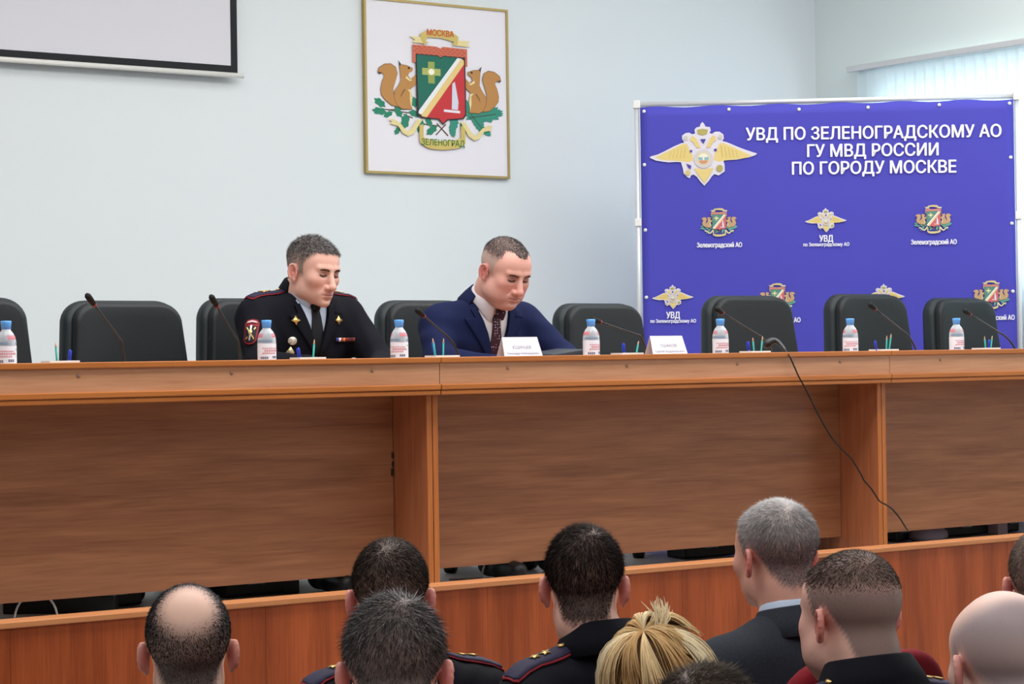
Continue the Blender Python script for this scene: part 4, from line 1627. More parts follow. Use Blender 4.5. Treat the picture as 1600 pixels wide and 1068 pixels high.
def make_person(label, loc, heading, p, joints, group=None):
    """a seated figure: joints = dict of points in its own frame (front is -Y, floor at z = 0)"""
    J = {k: np.array(v, float) for k, v in joints.items()}
    T = (rotm(p['nod'], p.get('roll', 0), p['turn']), J['H'])
    h = p.get('res', .0035)
    HL, HH = J['H'] - .155, J['H'] + .155
    HL[2] = min(HL[2], J['N'][2] - .09)
    F = Field(HL, HH, h)
    head_solid(F, T, p)
    nk = T[1] + T[0] @ np.array((0, .036, -.06))
    F.cap(nk, J['N'] + np.array((0, .0, -.01)), .055 * p.get('neck', 1), .06 * p.get('neck', 1), .03)
    F.cap(J['N'] + np.array((0, .0, -.01)), J['N'] + np.array((0, .02, -.09)), .060, .062, .03)
    V, Q = F.mesh()
    hv, hq = V, Q
    col = paint_head(V, T, p)
    # trunk and arms beneath the clothes, with the hands
    base = np.array(lin(p.get('skin', (214, 168, 150))))
    parts_v, parts_q, parts_c = [V], [Q], [col]
    nv = len(V)
    for s in ('L', 'R'):
        w, e = J['W' + s], J['E' + s]
        fdir = J.get('F' + s, w - e)
        tip = w + fdir / np.linalg.norm(fdir) * .2
        lo, hi = bounds(w, tip, w - (w - e) * .3, pad=.07)
        G = Field(lo, hi, .0042)
        G.cap(w - (w - e) * .3, w, .034, .027, .01)
        hand_solid(G, w, fdir, J.get('B' + s, (0, 0, 1)), (-1 if s == 'L' else 1, 0, .2), p.get('curl', .45))
        v2, q2 = G.mesh()
        parts_v.append(v2)
        parts_q.append(q2 + nv)
        parts_c.append(np.tile(base * np.array((.97, .9, .88)), (len(v2), 1)))
        nv += len(v2)
    TF = Field(*bounds(J['P'], J['N'], J['SL'], J['SR'], J['EL'], J['ER'], J['WL'], J['WR'], pad=.16), .012)
    for a, b_, ra, rb in (('P', 'C', .09, .085), ('C', 'N', .08, .05), ('SL', 'SR', .045, .045)):
        TF.cap(J[a], J[b_], ra, rb, .04)
    for s in ('L', 'R'):
        TF.cap(J['S' + s], J['E' + s], .048, .038, .03)
        TF.cap(J['E' + s], J['W' + s], .038, .029, .02)
    v2, q2 = TF.mesh()
    parts_v.append(v2)
    parts_q.append(q2 + nv)
    parts_c.append(np.tile(base, (len(v2), 1)))
    body = np_mesh('person', np.concatenate(parts_v), np.concatenate(parts_q), skin_m, None, np.concatenate(parts_c))
    body.location = loc
    body.rotation_euler = (0, 0, heading)
    tag(body, label, 'person', group)
    if p.get('strands', 0):
        grow_hair(body, hv, hq, T, p, p['strands'])
    if p.get('brow'):
        n = 300
        s = np.where(RNG.random(n) < .5, -1, 1)
        t = RNG.random(n)
        px = s * (.012 + .034 * t)
        pz = .0235 + .005 * np.sin(t * 2.6) + RNG.normal(size=n) * .0018
        tree = bvh_of(hv, hq)
        B, D = [], []
        for i in range(n):
            o3 = T[1] + T[0] @ np.array((px[i] * p.get('wide', 1), -.2, pz[i]))
            hit = tree.ray_cast(Vector(o3), Vector(T[0] @ np.array((0, 1, 0))), .3)
            if hit[0]:
                B.append(hit[0])
                D.append(T[0] @ np.array((s[i] * .9, -.35, .25 - .5 * t[i])) + RNG.normal(size=3) * .15)
        B, D = np.array(B), np.array(D)
        D /= np.linalg.norm(D, axis=1, keepdims=True)
        strands('eyebrow', B, D, np.full(len(B), .0065), np.full(len(B), .0004), np.tile(np.array(lin(p['brow'])), (len(B), 1)), body)
    dress(body, J, T, p)
    return body, J, T


def dress(body, J, T, p):
    jm = p['jacket_m']
    fat = p.get('fat', 1.0)
    spine = J['N'] - J['A']
    lean = math.atan2(-spine[1], spine[2])
    Rl = rotm(lean, 0, 0)
    lo, hi = bounds(J['P'], J['N'], J['SL'], J['SR'], J['EL'], J['ER'], J['WL'], J['WR'], pad=.14)

    def torso(G, d):
        G.ell(J['P'], (.185 * fat - d, .135 * fat - d, .13), .04)
        G.ell(J['A'], (.19 * fat - d, .132 * fat - d, .17), .06, Rl)
        G.ell(J['C'], (.198 * fat - d, .122 * fat - d, .185), .06, Rl)
        sl, sr = J['SL'], J['SR']
        mid = (sl + sr) / 2
        G.cap(mid + (sl - mid) * .72, mid + (sr - mid) * .72, .072 - d, .072 - d, .06)
        for s in (sl, sr):
            G.cap(J['N'] + np.array((0, .012, -.03)), s + (mid - s) * .12 + np.array((0, 0, .012)), .05 - d * .6, .052 - d, .045)

    def sleeves(G):
        for s in ('L', 'R'):
            G.cap(J['S' + s], J['E' + s], .071, .057, .045)
            d = (J['W' + s] - J['E' + s])
            G.cap(J['E' + s], J['E' + s] + d * .93, .057, .041, .025)
    hh = p.get('cres', .007)
    G = Field(lo, hi, hh)
    torso(G, 0)
    sleeves(G)
    G.noise(.0035, 26, p.get('seed', 1))
    uv, uq = G.mesh()
    cx = J['N'][0]
    if p.get('open'):
        zb, zt, wt = p['open']
        yc = lambda Z: J['C'][1] + (Z - J['C'][2]) * (spine[1] / spine[2]) - .035

        def wedge(X, Y, Z):
            wd = (Z - zb) / (zt - zb) * wt
            return np.maximum(np.maximum((np.abs(X - cx) - wd) * .9, Y - yc(Z)), zb - Z)
        G.fun(wedge, (cx - .2, lo[1], zb - .02), (cx + .2, hi[1], zt + .25), .004, True)
        V, Q = G.mesh()
    else:
        V, Q = uv, uq
    jk = np_mesh('jacket', V, Q, jm, body)
    p['_bvh'] = bvh_of(uv, uq)
    p['_jacket'] = jk
    if p.get('shirt_m'):
        S = Field(lo, hi, .008)
        torso(S, .013)
        sv, sq = S.mesh()
        sh = np_mesh('shirt', sv, sq, p['shirt_m'], body)
        p['_sbvh'] = bvh_of(sv, sq)
        p['_shirt'] = sh
    # trousers and shoes
    tm = p.get('trouser_m', jm)
    pts = [J['P']] + [J[k + s] for k in ('K', 'F0') for s in ('L', 'R') if k + s in J]
    lo, hi = bounds(*pts, pad=.16)
    lo[2] = max(lo[2], .03)
    G = Field(lo, hi, .011)
    G.ell(J['P'] + np.array((0, 0, -.02)), (.18 * fat, .14 * fat, .12), .04)
    for s in ('L', 'R'):
        sx = .09 if s == 'L' else -.09
        G.cap(J['P'] + np.array((sx, -.03, -.03)), J['K' + s], .09, .068, .05)
        G.cap(J['K' + s], J['F0' + s] + np.array((0, 0, .0)), .068, .066, .03)
    v, q = G.mesh()
    np_mesh('trousers', v, q, tm, body)
    for s in ('L', 'R'):
        a = J['F0' + s]
        G = Field(*bounds(a, a + np.array((0, -.2, -.06)), pad=.09), .007)
        z = -a[2]
        G.cap(a + np.array((0, .02, z + .045)), a + np.array((0, -.06, z + .045)), .042, .04, .02)
        G.cap(a + np.array((0, -.06, z + .04)), a + np.array((.01 if s == 'L' else -.01, -.17, z + .034)), .04, .034, .02)
        G.cap(a + np.array((0, .02, z + .06)), a + np.array((0, .0, z + .1)), .04, .038, .02)
        G.fun(lambda X, Y, Z: Z, G.lo, (9, 9, .03), .003, True)
        v, q = G.mesh()
        np_mesh('shoe', v, q, mat((16, 16, 18), .45, spec=.3), body)


def jacket_collar(body, J, m, p, rise=.0, amax=130, r=(.062, .064), tilt=None):
    t = p.get('ctilt', R(12)) if tilt is None else tilt
    c = J['N'] + np.array((0, .006, .002 + rise))
    prof = [(0, .030), (.005, .037), (.011, .033), (.026, .004), (.040, -.030), (.034, -.034), (.016, -.012), (.004, .0)]
    return collar('collar', c, r[0], r[1], t, R(amax), prof, m, body)


def epaulettes(body, J, p, z0=None, rows=()):
    bv = p['_bvh']
    m = mat((38, 34, 62), .7)
    for s in ('L', 'R'):
        sh, n = J['S' + s], J['N']
        sg = 1 if s == 'L' else -1
        x0, x1 = p.get('epx', (.085, .215))
        yc = (sh[1] * .75 + n[1] * .25) + .004
        w = .029
        quad = lambda a, b_, ww: [(a, -ww), (b_, -ww), (b_ + .006, -ww * .6), (b_ + .006, ww * .6), (b_, ww), (a, ww)]
        # seen from above: x right, y up gives a ray straight down when ux x uy = -z
        org, ux, uy = (n[0], yc, n[2] + .05), (sg, 0, 0), (0, -sg, 0)
        ep = patch('epaulette', quad(x0, x1, w), org, ux, uy, bv, .004, m, body, 4, .004, .8)
        patch('piping', quad(x0 - .002, x1 + .003, w + .004), org, ux, uy, bv, .0025, RED, ep, 4, .003, .8)
        for sx, sy in rows:
            patch('star', [(x0 + sx + a, sy * sg + b_) for a, b_ in star(.0125)], org, ux, uy, bv, .009, GOLD, ep, 0, .003, .8)
        patch('button', circ(x0 + .012, 0, .007, 10), org, ux, uy, bv, .009, GOLD, ep, 0, .004, .8)
# ------------------------------------------------------------------ the two men at the table
navy_u = cloth_mat((14, 15, 24))
navy_s = cloth_mat((22, 30, 66))
shirt_b = mat((196, 212, 234), .8, spec=.15)
shirt_w = mat((232, 228, 234), .8, spec=.15)


def lapels(body, J, p, m, zb, zt, wt, wide=.052, notch=.03):
    bv = p['_bvh']
    n = J['N'][0]
    wd = lambda z: (z - zb) / (zt - zb) * wt
    for s in (-1, 1):
        zn = zt - .055
        pts = [(wd(zb), zb), (wd(zt) + .0, zt), (wd(zt) + .022, zt - .005), (wd(zn) + .030, zn + .016), (wd(zn) + wide + .012, zn + .012), (wd(zn) + wide, zn - .012), (wd(zb) + .016, zb + .01)]
        pts = [(n + s * a, b_) for a, b_ in pts]
        # looking from the front: ux x uy = +y
        org, ux, uy = (0, 0, 0), (1, 0, 0), (0, 0, -1)
        patch('lapel', [(a, -b_) for a, b_ in pts], org, ux, uy, bv, .0055, m, body, 4, .004, 2.0)


def shirt_collar(body, J, m, c, tilt, r=(.057, .06), hgt=.034, point=.036):
    prof = [(0, -.012), (0, hgt), (.003, hgt + .003), (.006, hgt), (.016, -.002), (.013, -.006), (.005, .006), (.004, -.012)]

    def drop(a, dr_, dz):
        k = max(0, (abs(a) - R(105)) / R(62))
        if dr_ > .01:
            return (dr_ + .004 * k, dz - point * k ** 1.5)
        return (dr_, dz)
    return collar('shirt_collar', c, r[0], r[1], tilt, R(167), prof, m, body, 44, 0.0, drop)


def tie(body, J, p, m, top, zlow, knot=.019):
    bv = p['_sbvh']
    n = J['N'][0]
    zt = top[2]
    pts = [(n - .013, zt), (n + .013, zt), (n + .036, zlow), (n - .036, zlow)]
    t = patch('necktie', [(a, -b_) for a, b_ in pts], (0, 0, 0), (1, 0, 0), (0, 0, -1), bv, .004, m, body, 4, .006, 2.0)
    q = MB()
    V = []
    for z, w_, d in ((.018, .021, .012), (.006, .022, .015), (-.012, .014, .012), (-.022, .011, .006)):
        for k in range(10):
            a = 2 * math.pi * k / 10
            V.append((top[0] + w_ * math.cos(a), top[1] + d * math.sin(a) - .004, top[2] + z))
    f = [(i * 10 + k, i * 10 + (k + 1) % 10, (i + 1) * 10 + (k + 1) % 10, (i + 1) * 10 + k) for i in range(3) for k in range(10)]
    f += [tuple(range(10))[::-1], tuple(range(30, 40))]
    q.add(V, [x[::-1] for x in f], 0, True)
    q.build('knot', m, t)
    return t


off = dict(cres=.0052, scalp_side=(150, 142, 138), nod=R(13), turn=R(13), roll=R(2), res=.0019, skin=(222, 176, 160), flush=(208, 138, 128), scalp=(84, 80, 80), scalpf=.92,
           strands=11000, len0=.005, len1=.019, side=(140, 136, 134), top=(66, 64, 64), grey=(190, 190, 190), greyf=.28, fade0=.02, fade1=.088, lift=.6, mess=.2,
           brow=(62, 50, 44), jacket_m=navy_u, shirt_m=shirt_b, open=(.80, 1.0, .060), seed=3, hairline=.086, wide=1.0, beard=.15, lash=.0078)
OJ = dict(P=(0, .17, .51), A=(0, .11, .68), C=(0, .055, .85), N=(0, .022, 1.036), H=(0, -.036, 1.108), SL=(.19, .045, .945), SR=(-.19, .045, .945),
          EL=(.245, -.10, .778), ER=(-.245, -.10, .778), WL=(.10, -.31, .758), WR=(-.08, -.33, .758), FL=(-.7, -.6, -.05), FR=(.7, -.55, -.05),
          KL=(.12, -.33, .53), KR=(-.12, -.33, .53), F0L=(.13, -.27, .09), F0R=(-.13, -.30, .09))
body, J, T = make_person('police officer with greying hair in a dark navy uniform, seated at the table looking down', (4.085, 6.99, SF), 0.0, off, OJ)
shirt_collar(body, J, shirt_b, J['N'] + np.array((0, -.010, .012)), R(26), (.060, .066), .036)
tie(body, J, off, mat((16, 17, 20), .7), J['N'] + np.array((0, -.082, -.042)), .78)
lapels(body, J, off, navy_u, *off['open'])
jacket_collar(body, J, navy_u, off, .012, 106)
epaulettes(body, J, off, rows=((.075, .011), (.075, -.011), (.055, 0)))
bv = off['_bvh']
FRONT = ((0, 0, 0), (1, 0, 0), (0, 0, -1))
fp = lambda pts, x, z: [(a + x, -(b_ + z)) for a, b_ in pts]
for s, nm in ((-1, 'collar_badge'), (1, 'collar_badge')):
    patch(nm, fp(star(.017, 4, .5), s * .088, .938), *FRONT, bv, .011, GOLD, body, 0, .003, 2.0)
patch('round_medal', fp(circ(0, 0, .015, 14), -.10, .865), *FRONT, bv, .006, mat((214, 204, 186), .4, .5), body, 1, .004, 2.0)
patch('diamond_badge', fp([(0, .022), (.014, 0), (0, -.022), (-.014, 0)], -.105, .823), *FRONT, bv, .006, mat((206, 190, 150), .4, .5), body, 1, .004, 2.0)
rb = patch('ribbon_bar', fp([(-.04, .007), (.04, .007), (.04, -.007), (-.04, -.007)], .118, .868), *FRONT, bv, .004, mat((96, 40, 40), .7), body, 2, .003, 2.0)
for k, c_ in enumerate(((50, 64, 150), (224, 220, 226), (176, 70, 40), (206, 130, 80), (130, 40, 44), (190, 120, 90), (140, 60, 56))):
    patch('ribbon', fp([(-.0052, .0066), (.0052, .0066), (.0052, -.0066), (-.0052, -.0066)], .118 - .0345 + k * .0115, .868), *FRONT, bv, .008, mat(c_, .7), rb, 0, .001, 2.0)
# badge on the right upper arm
sm = (J['SR'] * .72 + J['ER'] * .28)
ux = Vector((.72, -.69, 0)).normalized()
PA = (tuple(sm + np.array((-.02, -.02, 0))), tuple(ux), (0, 0, -1))
sp = patch('sleeve_badge', [(a, -b_) for a, b_ in [(-.027, .03), (-.018, .042), (0, .046), (.018, .042), (.027, .03), (.027, -.03), (.016, -.042), (0, -.046), (-.016, -.042), (-.027, -.03)]], *PA, bv, .004, mat((126, 30, 42), .7), body, 2, .002, .6)
patch('field', [(a, -b_) for a, b_ in [(-.021, .02), (.021, .02), (.021, -.028), (.012, -.037), (-.012, -.037), (-.021, -.028)]], *PA, bv, .007, mat((24, 22, 28), .7), sp, 2, .0008, .6)
patch('arc', [(a, -b_) for a, b_ in [(-.022, .030), (-.014, .038), (0, .041), (.014, .038), (.022, .030), (.014, .031), (0, .034), (-.014, .031)]], *PA, bv, .008, mat((222, 190, 194), .7), sp, 0, .0008, .6)
for kk, (pts, c_) in enumerate((([(-.019, .014), (-.015, .018), (.019, -.024), (.015, -.027)], (206, 190, 120)), ([(.019, .014), (.015, .018), (-.019, -.024), (-.015, -.027)], (206, 190, 120)),
                ([(-.0035, .024), (.0035, .024), (.0035, -.03), (-.0035, -.03)], (216, 214, 224)), (circ(0, 0, .008, 10), (224, 208, 150)))):
    patch('crossed_emblem', [(a, -b_) for a, b_ in pts], *PA, bv, .0095 + .0012 * kk, mat(c_, .5), sp, 0, .0006, .6)

man = dict(cres=.0052, scalp_side=(186, 166, 156), nod=R(25), turn=R(4), roll=R(2), res=.0019, skin=(220, 166, 152), flush=(202, 118, 112), scalp=(96, 88, 86), scalpf=.85, wide=1.06, jowl=1.14, neck=1.12,
           strands=9000, len0=.0022, len1=.012, side=(198, 186, 178), top=(60, 57, 57), cvar=.15, grey=(150, 146, 144), greyf=.2, fade0=.045, fade1=.088, lift=.5, mess=.18, recede=1.0, hairline=.094,
           brow=(66, 52, 46), jacket_m=navy_s, shirt_m=shirt_w, open=(.74, .985, .075), fat=1.06, seed=8, beard=.12, lash=.0072)
MJ = dict(P=(0, .18, .51), A=(0, .10, .68), C=(0, -.0, .83), N=(0, -.085, 1.012), H=(.0, -.195, 1.108), SL=(.20, -.035, .93), SR=(-.185, -.02, .918),
          EL=(.275, -.19, .782), ER=(-.25, -.13, .782), WL=(.19, -.41, .765), WR=(-.12, -.39, .758), FL=(-.45, -.85, -.05), FR=(.65, -.6, -.05),
          KL=(.13, -.30, .53), KR=(-.13, -.30, .53), F0L=(.10, -.33, .09), F0R=(-.17, -.34, .09))
body, J, T = make_person('heavyset man in a blue suit and white shirt, bent over the table', (4.815, 6.99, SF), 0.0, man, MJ)
shirt_collar(body, J, shirt_w, J['N'] + np.array((0, -.010, .002)), R(38), (.063, .068), .036, .05)
dot = dotted((60, 32, 46), (206, 180, 186), 95)
tie(body, J, man, dot, J['N'] + np.array((0, -.082, -.056)), .72)
lapels(body, J, man, navy_s, *man['open'], wide=.06)
jacket_collar(body, J, navy_s, man, -.008, 104, (.068, .066), R(34))

# ------------------------------------------------------------------ the audience
AJ = dict(P=(0, .06, .52), A=(0, .07, .70), C=(0, .045, .90), N=(0, .05, 1.085), H=(0, .0, 1.2), SL=(.182, .055, .988), SR=(-.182, .055, .988),
          EL=(.245, .0, .75), ER=(-.245, .0, .75), WL=(.13, -.24, .64), WR=(-.13, -.24, .64), FL=(-.3, -.9, -.1), FR=(.3, -.9, -.1),
          KL=(.13, -.40, .50), KR=(-.13, -.40, .50), F0L=(.13, -.38, .09), F0R=(-.13, -.38, .09))
seat_m = mat((116, 24, 34), .85, spec=.15, bump=.2, bscale=300)
seat_f = mat((40, 36, 36), .4)


def hall_chair(loc, heading, label, top=.93):
    t = empty('auditorium_chair', loc, heading, label, 'chair', 'red upholstered auditorium chairs')
    V, F_ = slab(.50, .46, .42, top, .0, .06, .12, -.02, .028, .14)
    MB().add([(x, y + .19, z) for x, y, z in V], F_, 0, True).build('backrest', seat_m, t)
    V, F_ = flat_slab(.48, .44, .34, .42, .06, .03)
    MB().add(V, F_, 0, True).build('seat', seat_m, t)
    for sx in (-.21, .21):
        for y0, y1 in ((-.18, -.2), (.19, .24)):
            MB().tube([(sx, y0, .36), (sx, y1, .0)], .014, 8).build('leg', seat_f, t)
        MB().tube([(sx, .2, .34), (sx, .26, .6)], .012, 8).build('back_support', seat_f, t)
    return t


def sit(u, v, depth, bodydir, headdir, label, p, chair_label, dz=None, joints=None, chair_top=.93, chair=True, chair_off=(0, 0)):
    """seat a listener so that the crown shows at photo position (u, v), depth metres off;
    bodydir and headdir in degrees from +X towards which body and head face"""
    top = at(u, v, depth)
    jn = {k: np.array(q, float) for k, q in (joints or AJ).items()}
    heading = R(bodydir) + math.pi / 2          # local -Y turns to bodydir
    p['turn'] = R(headdir - bodydir)
    crown = 1.2 + .131 * math.cos(p['nod'])
    d = top.z - crown if dz is None else dz
    for k in ('A', 'C', 'N', 'H', 'SL', 'SR', 'EL', 'ER'):
        jn[k] = jn[k] + np.array((0, 0, d * {'A': .4, 'C': .8}.get(k, 1)))
    # the crown of the head lies a little behind the ears
    hx = jn['H'] + np.array((0, .012, 0))
    ca, sa = math.cos(heading), math.sin(heading)
    loc = Vector((top.x - (hx[0] * ca - hx[1] * sa), top.y - (hx[0] * sa + hx[1] * ca), 0))
    body, J, T = make_person(label, loc, heading, p, jn)
    if chair:
        hall_chair((loc.x + chair_off[0], loc.y + chair_off[1], 0), heading, chair_label, chair_top)
    return body, J, T


dk = dict(nod=R(4), res=.0036, face=True, skin=(226, 176, 160), flush=(220, 108, 104), strands=16000, thick=.00045, lift=.32, jacket_m=navy_u, beard=.1)
VD = lambda u: 54.5 - math.degrees(math.atan((u - 800) / FPX))

# A balding man
pa = dict(dk, scalp=(44, 42, 46), scalpf=.9, len0=.004, len1=.009, side=(40, 39, 44), top=(46, 44, 48), greyf=.06, grey=(120, 116, 116), thick=.0005,
          bald=((.0, .080, .104, .030, .082),), skin=(228, 186, 168), nod=R(-5), soft=.012, jacket_m=cloth_mat((20, 22, 32)))
body, J, T = sit(296, 911, 4.15, 80, VD(296), 'balding dark-haired man in the audience, bare patch on his crown', pa, 'red auditorium chair of the balding man', joints=dict(AJ, N=(0, .055, 1.055), SL=(.2, .055, .945), SR=(-.2, .055, .945)))
jacket_collar(body, J, pa['jacket_m'], pa, -.02, 130)

# B dark haired officer
pb = dict(dk, mess=.24, scalp=(46, 40, 36), len0=.006, len1=.014, side=(48, 42, 40), top=(44, 38, 34), grey=(96, 84, 76), greyf=.14, seed=4, nape=-.06)
body, J, T = sit(613, 842, 4.65, 84, VD(613), 'dark-haired police officer in the audience, half hidden behind the grey-flecked head', pb, 'red auditorium chair of the officer behind the grey-flecked head')
jacket_collar(body, J, navy_u, pb, .0, 135)
epaulettes(body, J, pb, rows=((.075, .0), (.05, 0)))

# C grey flecked head close to the camera
pc = dict(dk, scalp=(80, 74, 74), len0=.008, len1=.024, side=(92, 86, 86), top=(66, 62, 62), grey=(176, 172, 174), greyf=.30, mess=.34, seed=5, nod=R(16), whorl=(-.02, .07, .115), strands=13000,
          jacket_m=cloth_mat((34, 36, 44)))
body, J, T = sit(619, 938, 3.55, 78, VD(619), 'man with grey-flecked dark hair closest to the camera, below the other heads', pc, 'red auditorium chair of the grey-flecked man')
jacket_collar(body, J, pc['jacket_m'], pc, -.01, 130)

# D dark haired officer in the middle
pd = dict(dk, mess=.24, whorl=(-.02, .06, .115), scalp=(40, 35, 33), len0=.008, len1=.02, side=(44, 39, 38), top=(42, 37, 36), grey=(98, 82, 76), greyf=.14, seed=6, nod=R(5), nape=-.066)
body, J, T = sit(917, 822, 4.62, 86, VD(917), 'dark-haired police officer in the middle of the audience, navy collar and shoulder straps showing', pd, 'red auditorium chair of the officer in the middle', joints=dict(AJ, N=(0, .05, 1.092), SL=(.175, .055, .985), SR=(-.175, .055, .985)))
jacket_collar(body, J, navy_u, pd, .006, 140)
epaulettes(body, J, pd, rows=((.075, .0), (.05, 0)))

# F grey haired man in a dark grey suit
suit_g = cloth_mat((46, 50, 58), .9, .25)
pf = dict(dk, scalp=(176, 172, 172), scalp_side=(92, 88, 92), scalpf=.8, len0=.005, len1=.016, side=(72, 70, 75), top=(186, 184, 186), front=(230, 228, 228), grey=(200, 198, 198), greyf=.22, mess=.26, seed=7, nod=R(2), skin=(218, 164, 146),
          shirt_m=shirt_b, jacket_m=suit_g, fade0=.0, fade1=.06, nape=-.055)
body, J, T = sit(1216, 781, 4.95, 88, 82, 'grey-haired man in a dark grey suit with a pale shirt collar', pf, 'red auditorium chair of the grey-haired man in the suit', joints=dict(AJ, N=(0, .05, 1.072), SL=(.2, .055, .97), SR=(-.2, .055, .97)), chair_top=1.025)
jacket_collar(body, J, suit_g, pf, -.012, 140, (.064, .066))
shirt_collar(body, J, shirt_b, J['N'] + np.array((0, .002, .008)), R(8), (.060, .062), .032)

# G short haired officer turned left
pg = dict(dk, scalp=(70, 58, 54), scalp_side=(116, 100, 98), scalpf=.85, len0=.002, len1=.010, side=(104, 90, 88), top=(70, 59, 54), cvar=.14, grey=(110, 96, 92), greyf=.1, seed=9, nod=R(3), wide=1.04, jowl=1.14, neck=1.15, fade0=.045, fade1=.085, nape=-.07, skin=(230, 180, 164))
body, J, T = sit(1334, 860, 4.2, 84, 84, 'short-haired police officer in the audience turned to the left, pink ear showing', pg, 'red auditorium chair of the officer turned to the left')
jacket_collar(body, J, navy_u, pg, .012, 140, (.07, .072))
epaulettes(body, J, pg, rows=((.075, .0), (.05, 0)))

# H bald man at the right
ph_ = dict(dk, scalp=(150, 138, 144), scalpf=.85, strands=5000, len0=.0014, len1=.0022, side=(120, 108, 110), top=(150, 136, 134), greyf=.2, thick=.0003, bald=((.0, -.03, .13, .075, .12),), hairline=.1, recede=1.0,
           skin=(236, 198, 184), seed=10, nod=R(6), soft=.02, jacket_m=cloth_mat((26, 27, 36)), wide=1.05)
body, J, T = sit(1570, 925, 3.78, 76, 66, 'bald man with shaved sides at the bottom right corner', ph_, 'red auditorium chair of the bald man')
jacket_collar(body, J, ph_['jacket_m'], ph_, -.01, 130)

# I man cut off by the right edge
pi_ = dict(dk, scalp=(120, 106, 98), len0=.004, len1=.012, side=(160, 146, 134), top=(146, 130, 120), greyf=.1, seed=12, jacket_m=navy_u)
body, J, T = sit(1640, 825, 4.75, 84, VD(1634) + 4, 'light brown haired man cut off by the right edge of the photo', pi_, 'red auditorium chair seen between the officer and the bald man', chair_top=1.09, chair_off=(-.12, .0))
jacket_collar(body, J, navy_u, pi_, .0, 130)

# J brown head at the bottom edge
pj = dict(dk, mess=.34, whorl=(.03, .05, .12), scalp=(66, 56, 50), len0=.010, len1=.022, side=(72, 62, 56), top=(66, 57, 51), greyf=.12, grey=(112, 100, 92), seed=13, jacket_m=cloth_mat((40, 38, 42)), nod=R(8))
body, J, T = sit(1108, 1044, 3.0, 66, VD(1108), 'brown-haired head just showing at the bottom edge, before the blonde woman', pj, 'red auditorium chair of the brown-haired person at the bottom edge')

# E blonde woman
pe = dict(dk, scalp=(150, 118, 92), scalpf=.9, strands=9000, len0=.02, len1=.03, side=(186, 150, 112), top=(170, 140, 108), grey=(222, 200, 156), greyf=.2, seed=14, lift=.12, mess=.12, nod=R(8), wide=.95,
          jacket_m=cloth_mat((52, 40, 44)), skin=(232, 190, 174), whorl=(0, .07, .11), hairline=.085, nape=-.075, soft=.006, beard=0)
body, J, T = sit(1036, 984, 3.45, 66, VD(1030), 'blonde woman with her hair pinned up in a loose spray', pe, 'red auditorium chair of the blonde woman', joints=dict(AJ, SL=(.165, .055, 1.0), SR=(-.165, .055, 1.0), EL=(.225, 0, .75), ER=(-.225, 0, .75)))


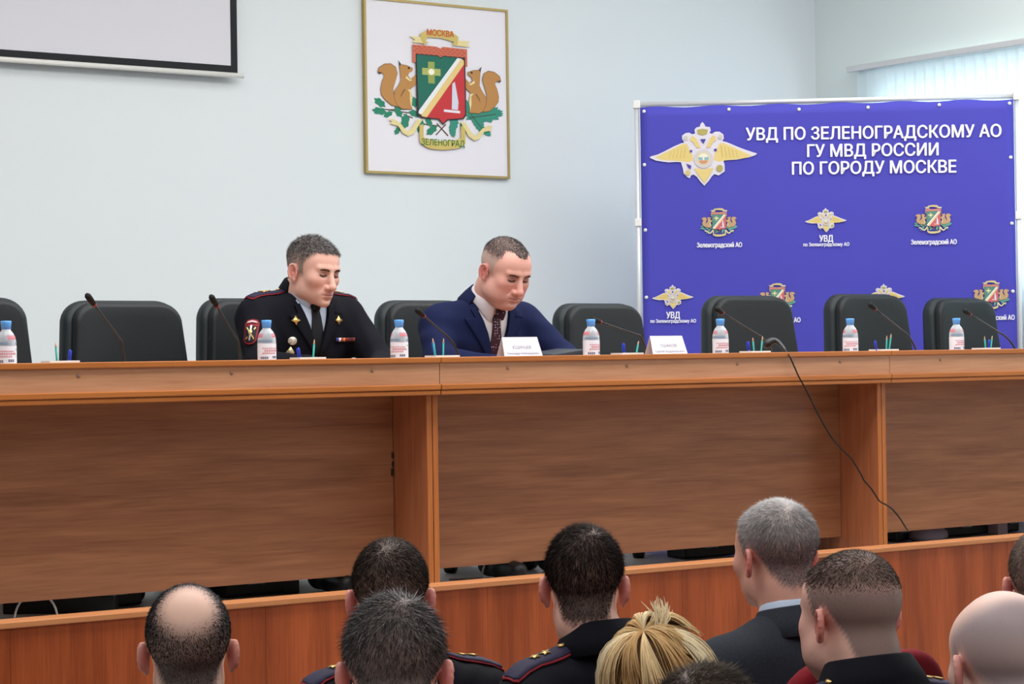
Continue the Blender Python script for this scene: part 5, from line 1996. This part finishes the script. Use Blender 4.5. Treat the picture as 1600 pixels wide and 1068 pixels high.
def locks(body, T, p):
    """long locks swept back to a clip on the crown and falling over it"""
    Rm, c = T
    V, F_, colr = [], [], []
    cols = [np.array(lin(q)) for q in ((234, 204, 156), (212, 172, 120), (242, 224, 188), (178, 138, 98), (222, 188, 138))]
    n0 = 0

    def tube(pts, r, col):
        nonlocal n0
        pts = [np.array(q, float) for q in pts]
        k = len(pts)
        for i in range(k):
            d = pts[min(i + 1, k - 1)] - pts[max(i - 1, 0)]
            d /= np.linalg.norm(d) + 1e-9
            a = np.cross(d, (0.3, .2, 1))
            a /= np.linalg.norm(a) + 1e-9
            b_ = np.cross(d, a)
            s = i / (k - 1)
            rr = r * (1 - .75 * s ** 3) * (.6 + .4 * min(1, s * 6))
            for j in range(5):
                t = 2 * math.pi * j / 5
                V.append(c + Rm @ (pts[i] + (a * math.cos(t) + b_ * math.sin(t)) * rr))
                colr.append(col * (.9 + .2 * RNG.random()))
        for i in range(k - 1):
            for j in range(5):
                j2 = (j + 1) % 5
                F_.append((n0 + i * 5 + j, n0 + i * 5 + j2, n0 + (i + 1) * 5 + j2, n0 + (i + 1) * 5 + j))
        n0 += k * 5

    def on_head(th, ph, ex=0.0):
        d = np.array((math.sin(th) * math.cos(ph), math.sin(th) * math.sin(ph), math.cos(th)))
        return np.array((0, .016, .043)) + d * (np.array((.077, .097, .088)) + ex)
    clip = on_head(R(38), R(62), .012)
    # hair drawn up from all round the head to the clip
    for k in range(620):
        ph = RNG.uniform(0, 2 * math.pi)
        th = RNG.uniform(R(60), R(112)) if math.sin(ph) > -.3 else RNG.uniform(R(40), R(66))
        a = on_head(th, ph, .002)
        pts = []
        for s in np.linspace(0, 1, 7):
            q = a * (1 - s) + clip * s
            d = (q - np.array((0, .016, .043))) / np.array((.077, .097, .088))
            l = np.linalg.norm(d)
            e = .004 + .012 * s
            pts.append(np.array((0, .016, .043)) + d / l * (np.array((.077, .097, .088)) + e))
        tube(pts, .0012 + .0006 * RNG.random(), (cols[3] if RNG.random() < .75 else cols[1]) * RNG.uniform(.45, .8))
    # the loose spray: separate clumps that leave the clip, arch over and follow the head down
    ctr, rad = np.array((0, .016, .040)), np.array((.077, .097, .088))
    d0 = (clip - ctr) / rad
    d0 /= np.linalg.norm(d0)
    e1 = np.cross(d0, (1, 0, 0))
    e1 /= np.linalg.norm(e1)
    e2 = np.cross(d0, e1)
    gs = [(2 * math.pi * g / 13 + RNG.normal() * .12, RNG.uniform(.9, 1.75), RNG.uniform(.05, .22), cols[(0, 1, 4, 2, 0, 1, 2)[g % 7]]) for g in range(13)]
    for k in range(1150):
        ph, arc, rise, cc = gs[RNG.integers(0, 13)]
        front = -(e1 * math.cos(ph) + e2 * math.sin(ph))[1]
        if front > .45:
            arc = arc * .55
        ph = ph + RNG.normal() * .065
        bend = RNG.normal() * .12
        arc = arc * RNG.uniform(.8, 1.12)
        lay = RNG.uniform(.03, .10)
        pts = []
        for s in np.linspace(0, 1, 12):
            al = arc * s
            dr = e1 * math.cos(ph + bend * s) + e2 * math.sin(ph + bend * s)
            d = d0 * math.cos(al) + dr * math.sin(al)
            ex = 1.10 + lay + rise * math.sin(math.pi * min(1, s * 1.25)) + .05 * s * s
            pts.append(ctr + d * rad * ex)
        tube(pts, .0008 + .0007 * RNG.random(), cc * RNG.uniform(.82, 1.08))
    for k in range(70):
        st = clip + np.array((-.022, .0, .006)) + RNG.normal(size=3) * .006
        d = np.array((-.30, -.25, 1)) + RNG.normal(size=3) * .26
        d /= np.linalg.norm(d)
        tube([st, st + d * .02, st + d * .045 + np.array((.01, 0, -.004))], .0013, cols[2])
    np_mesh('swept_up_hair', np.array(V), np.array(F_), hair_m, body, np.array(colr))


locks(body, T, pe)
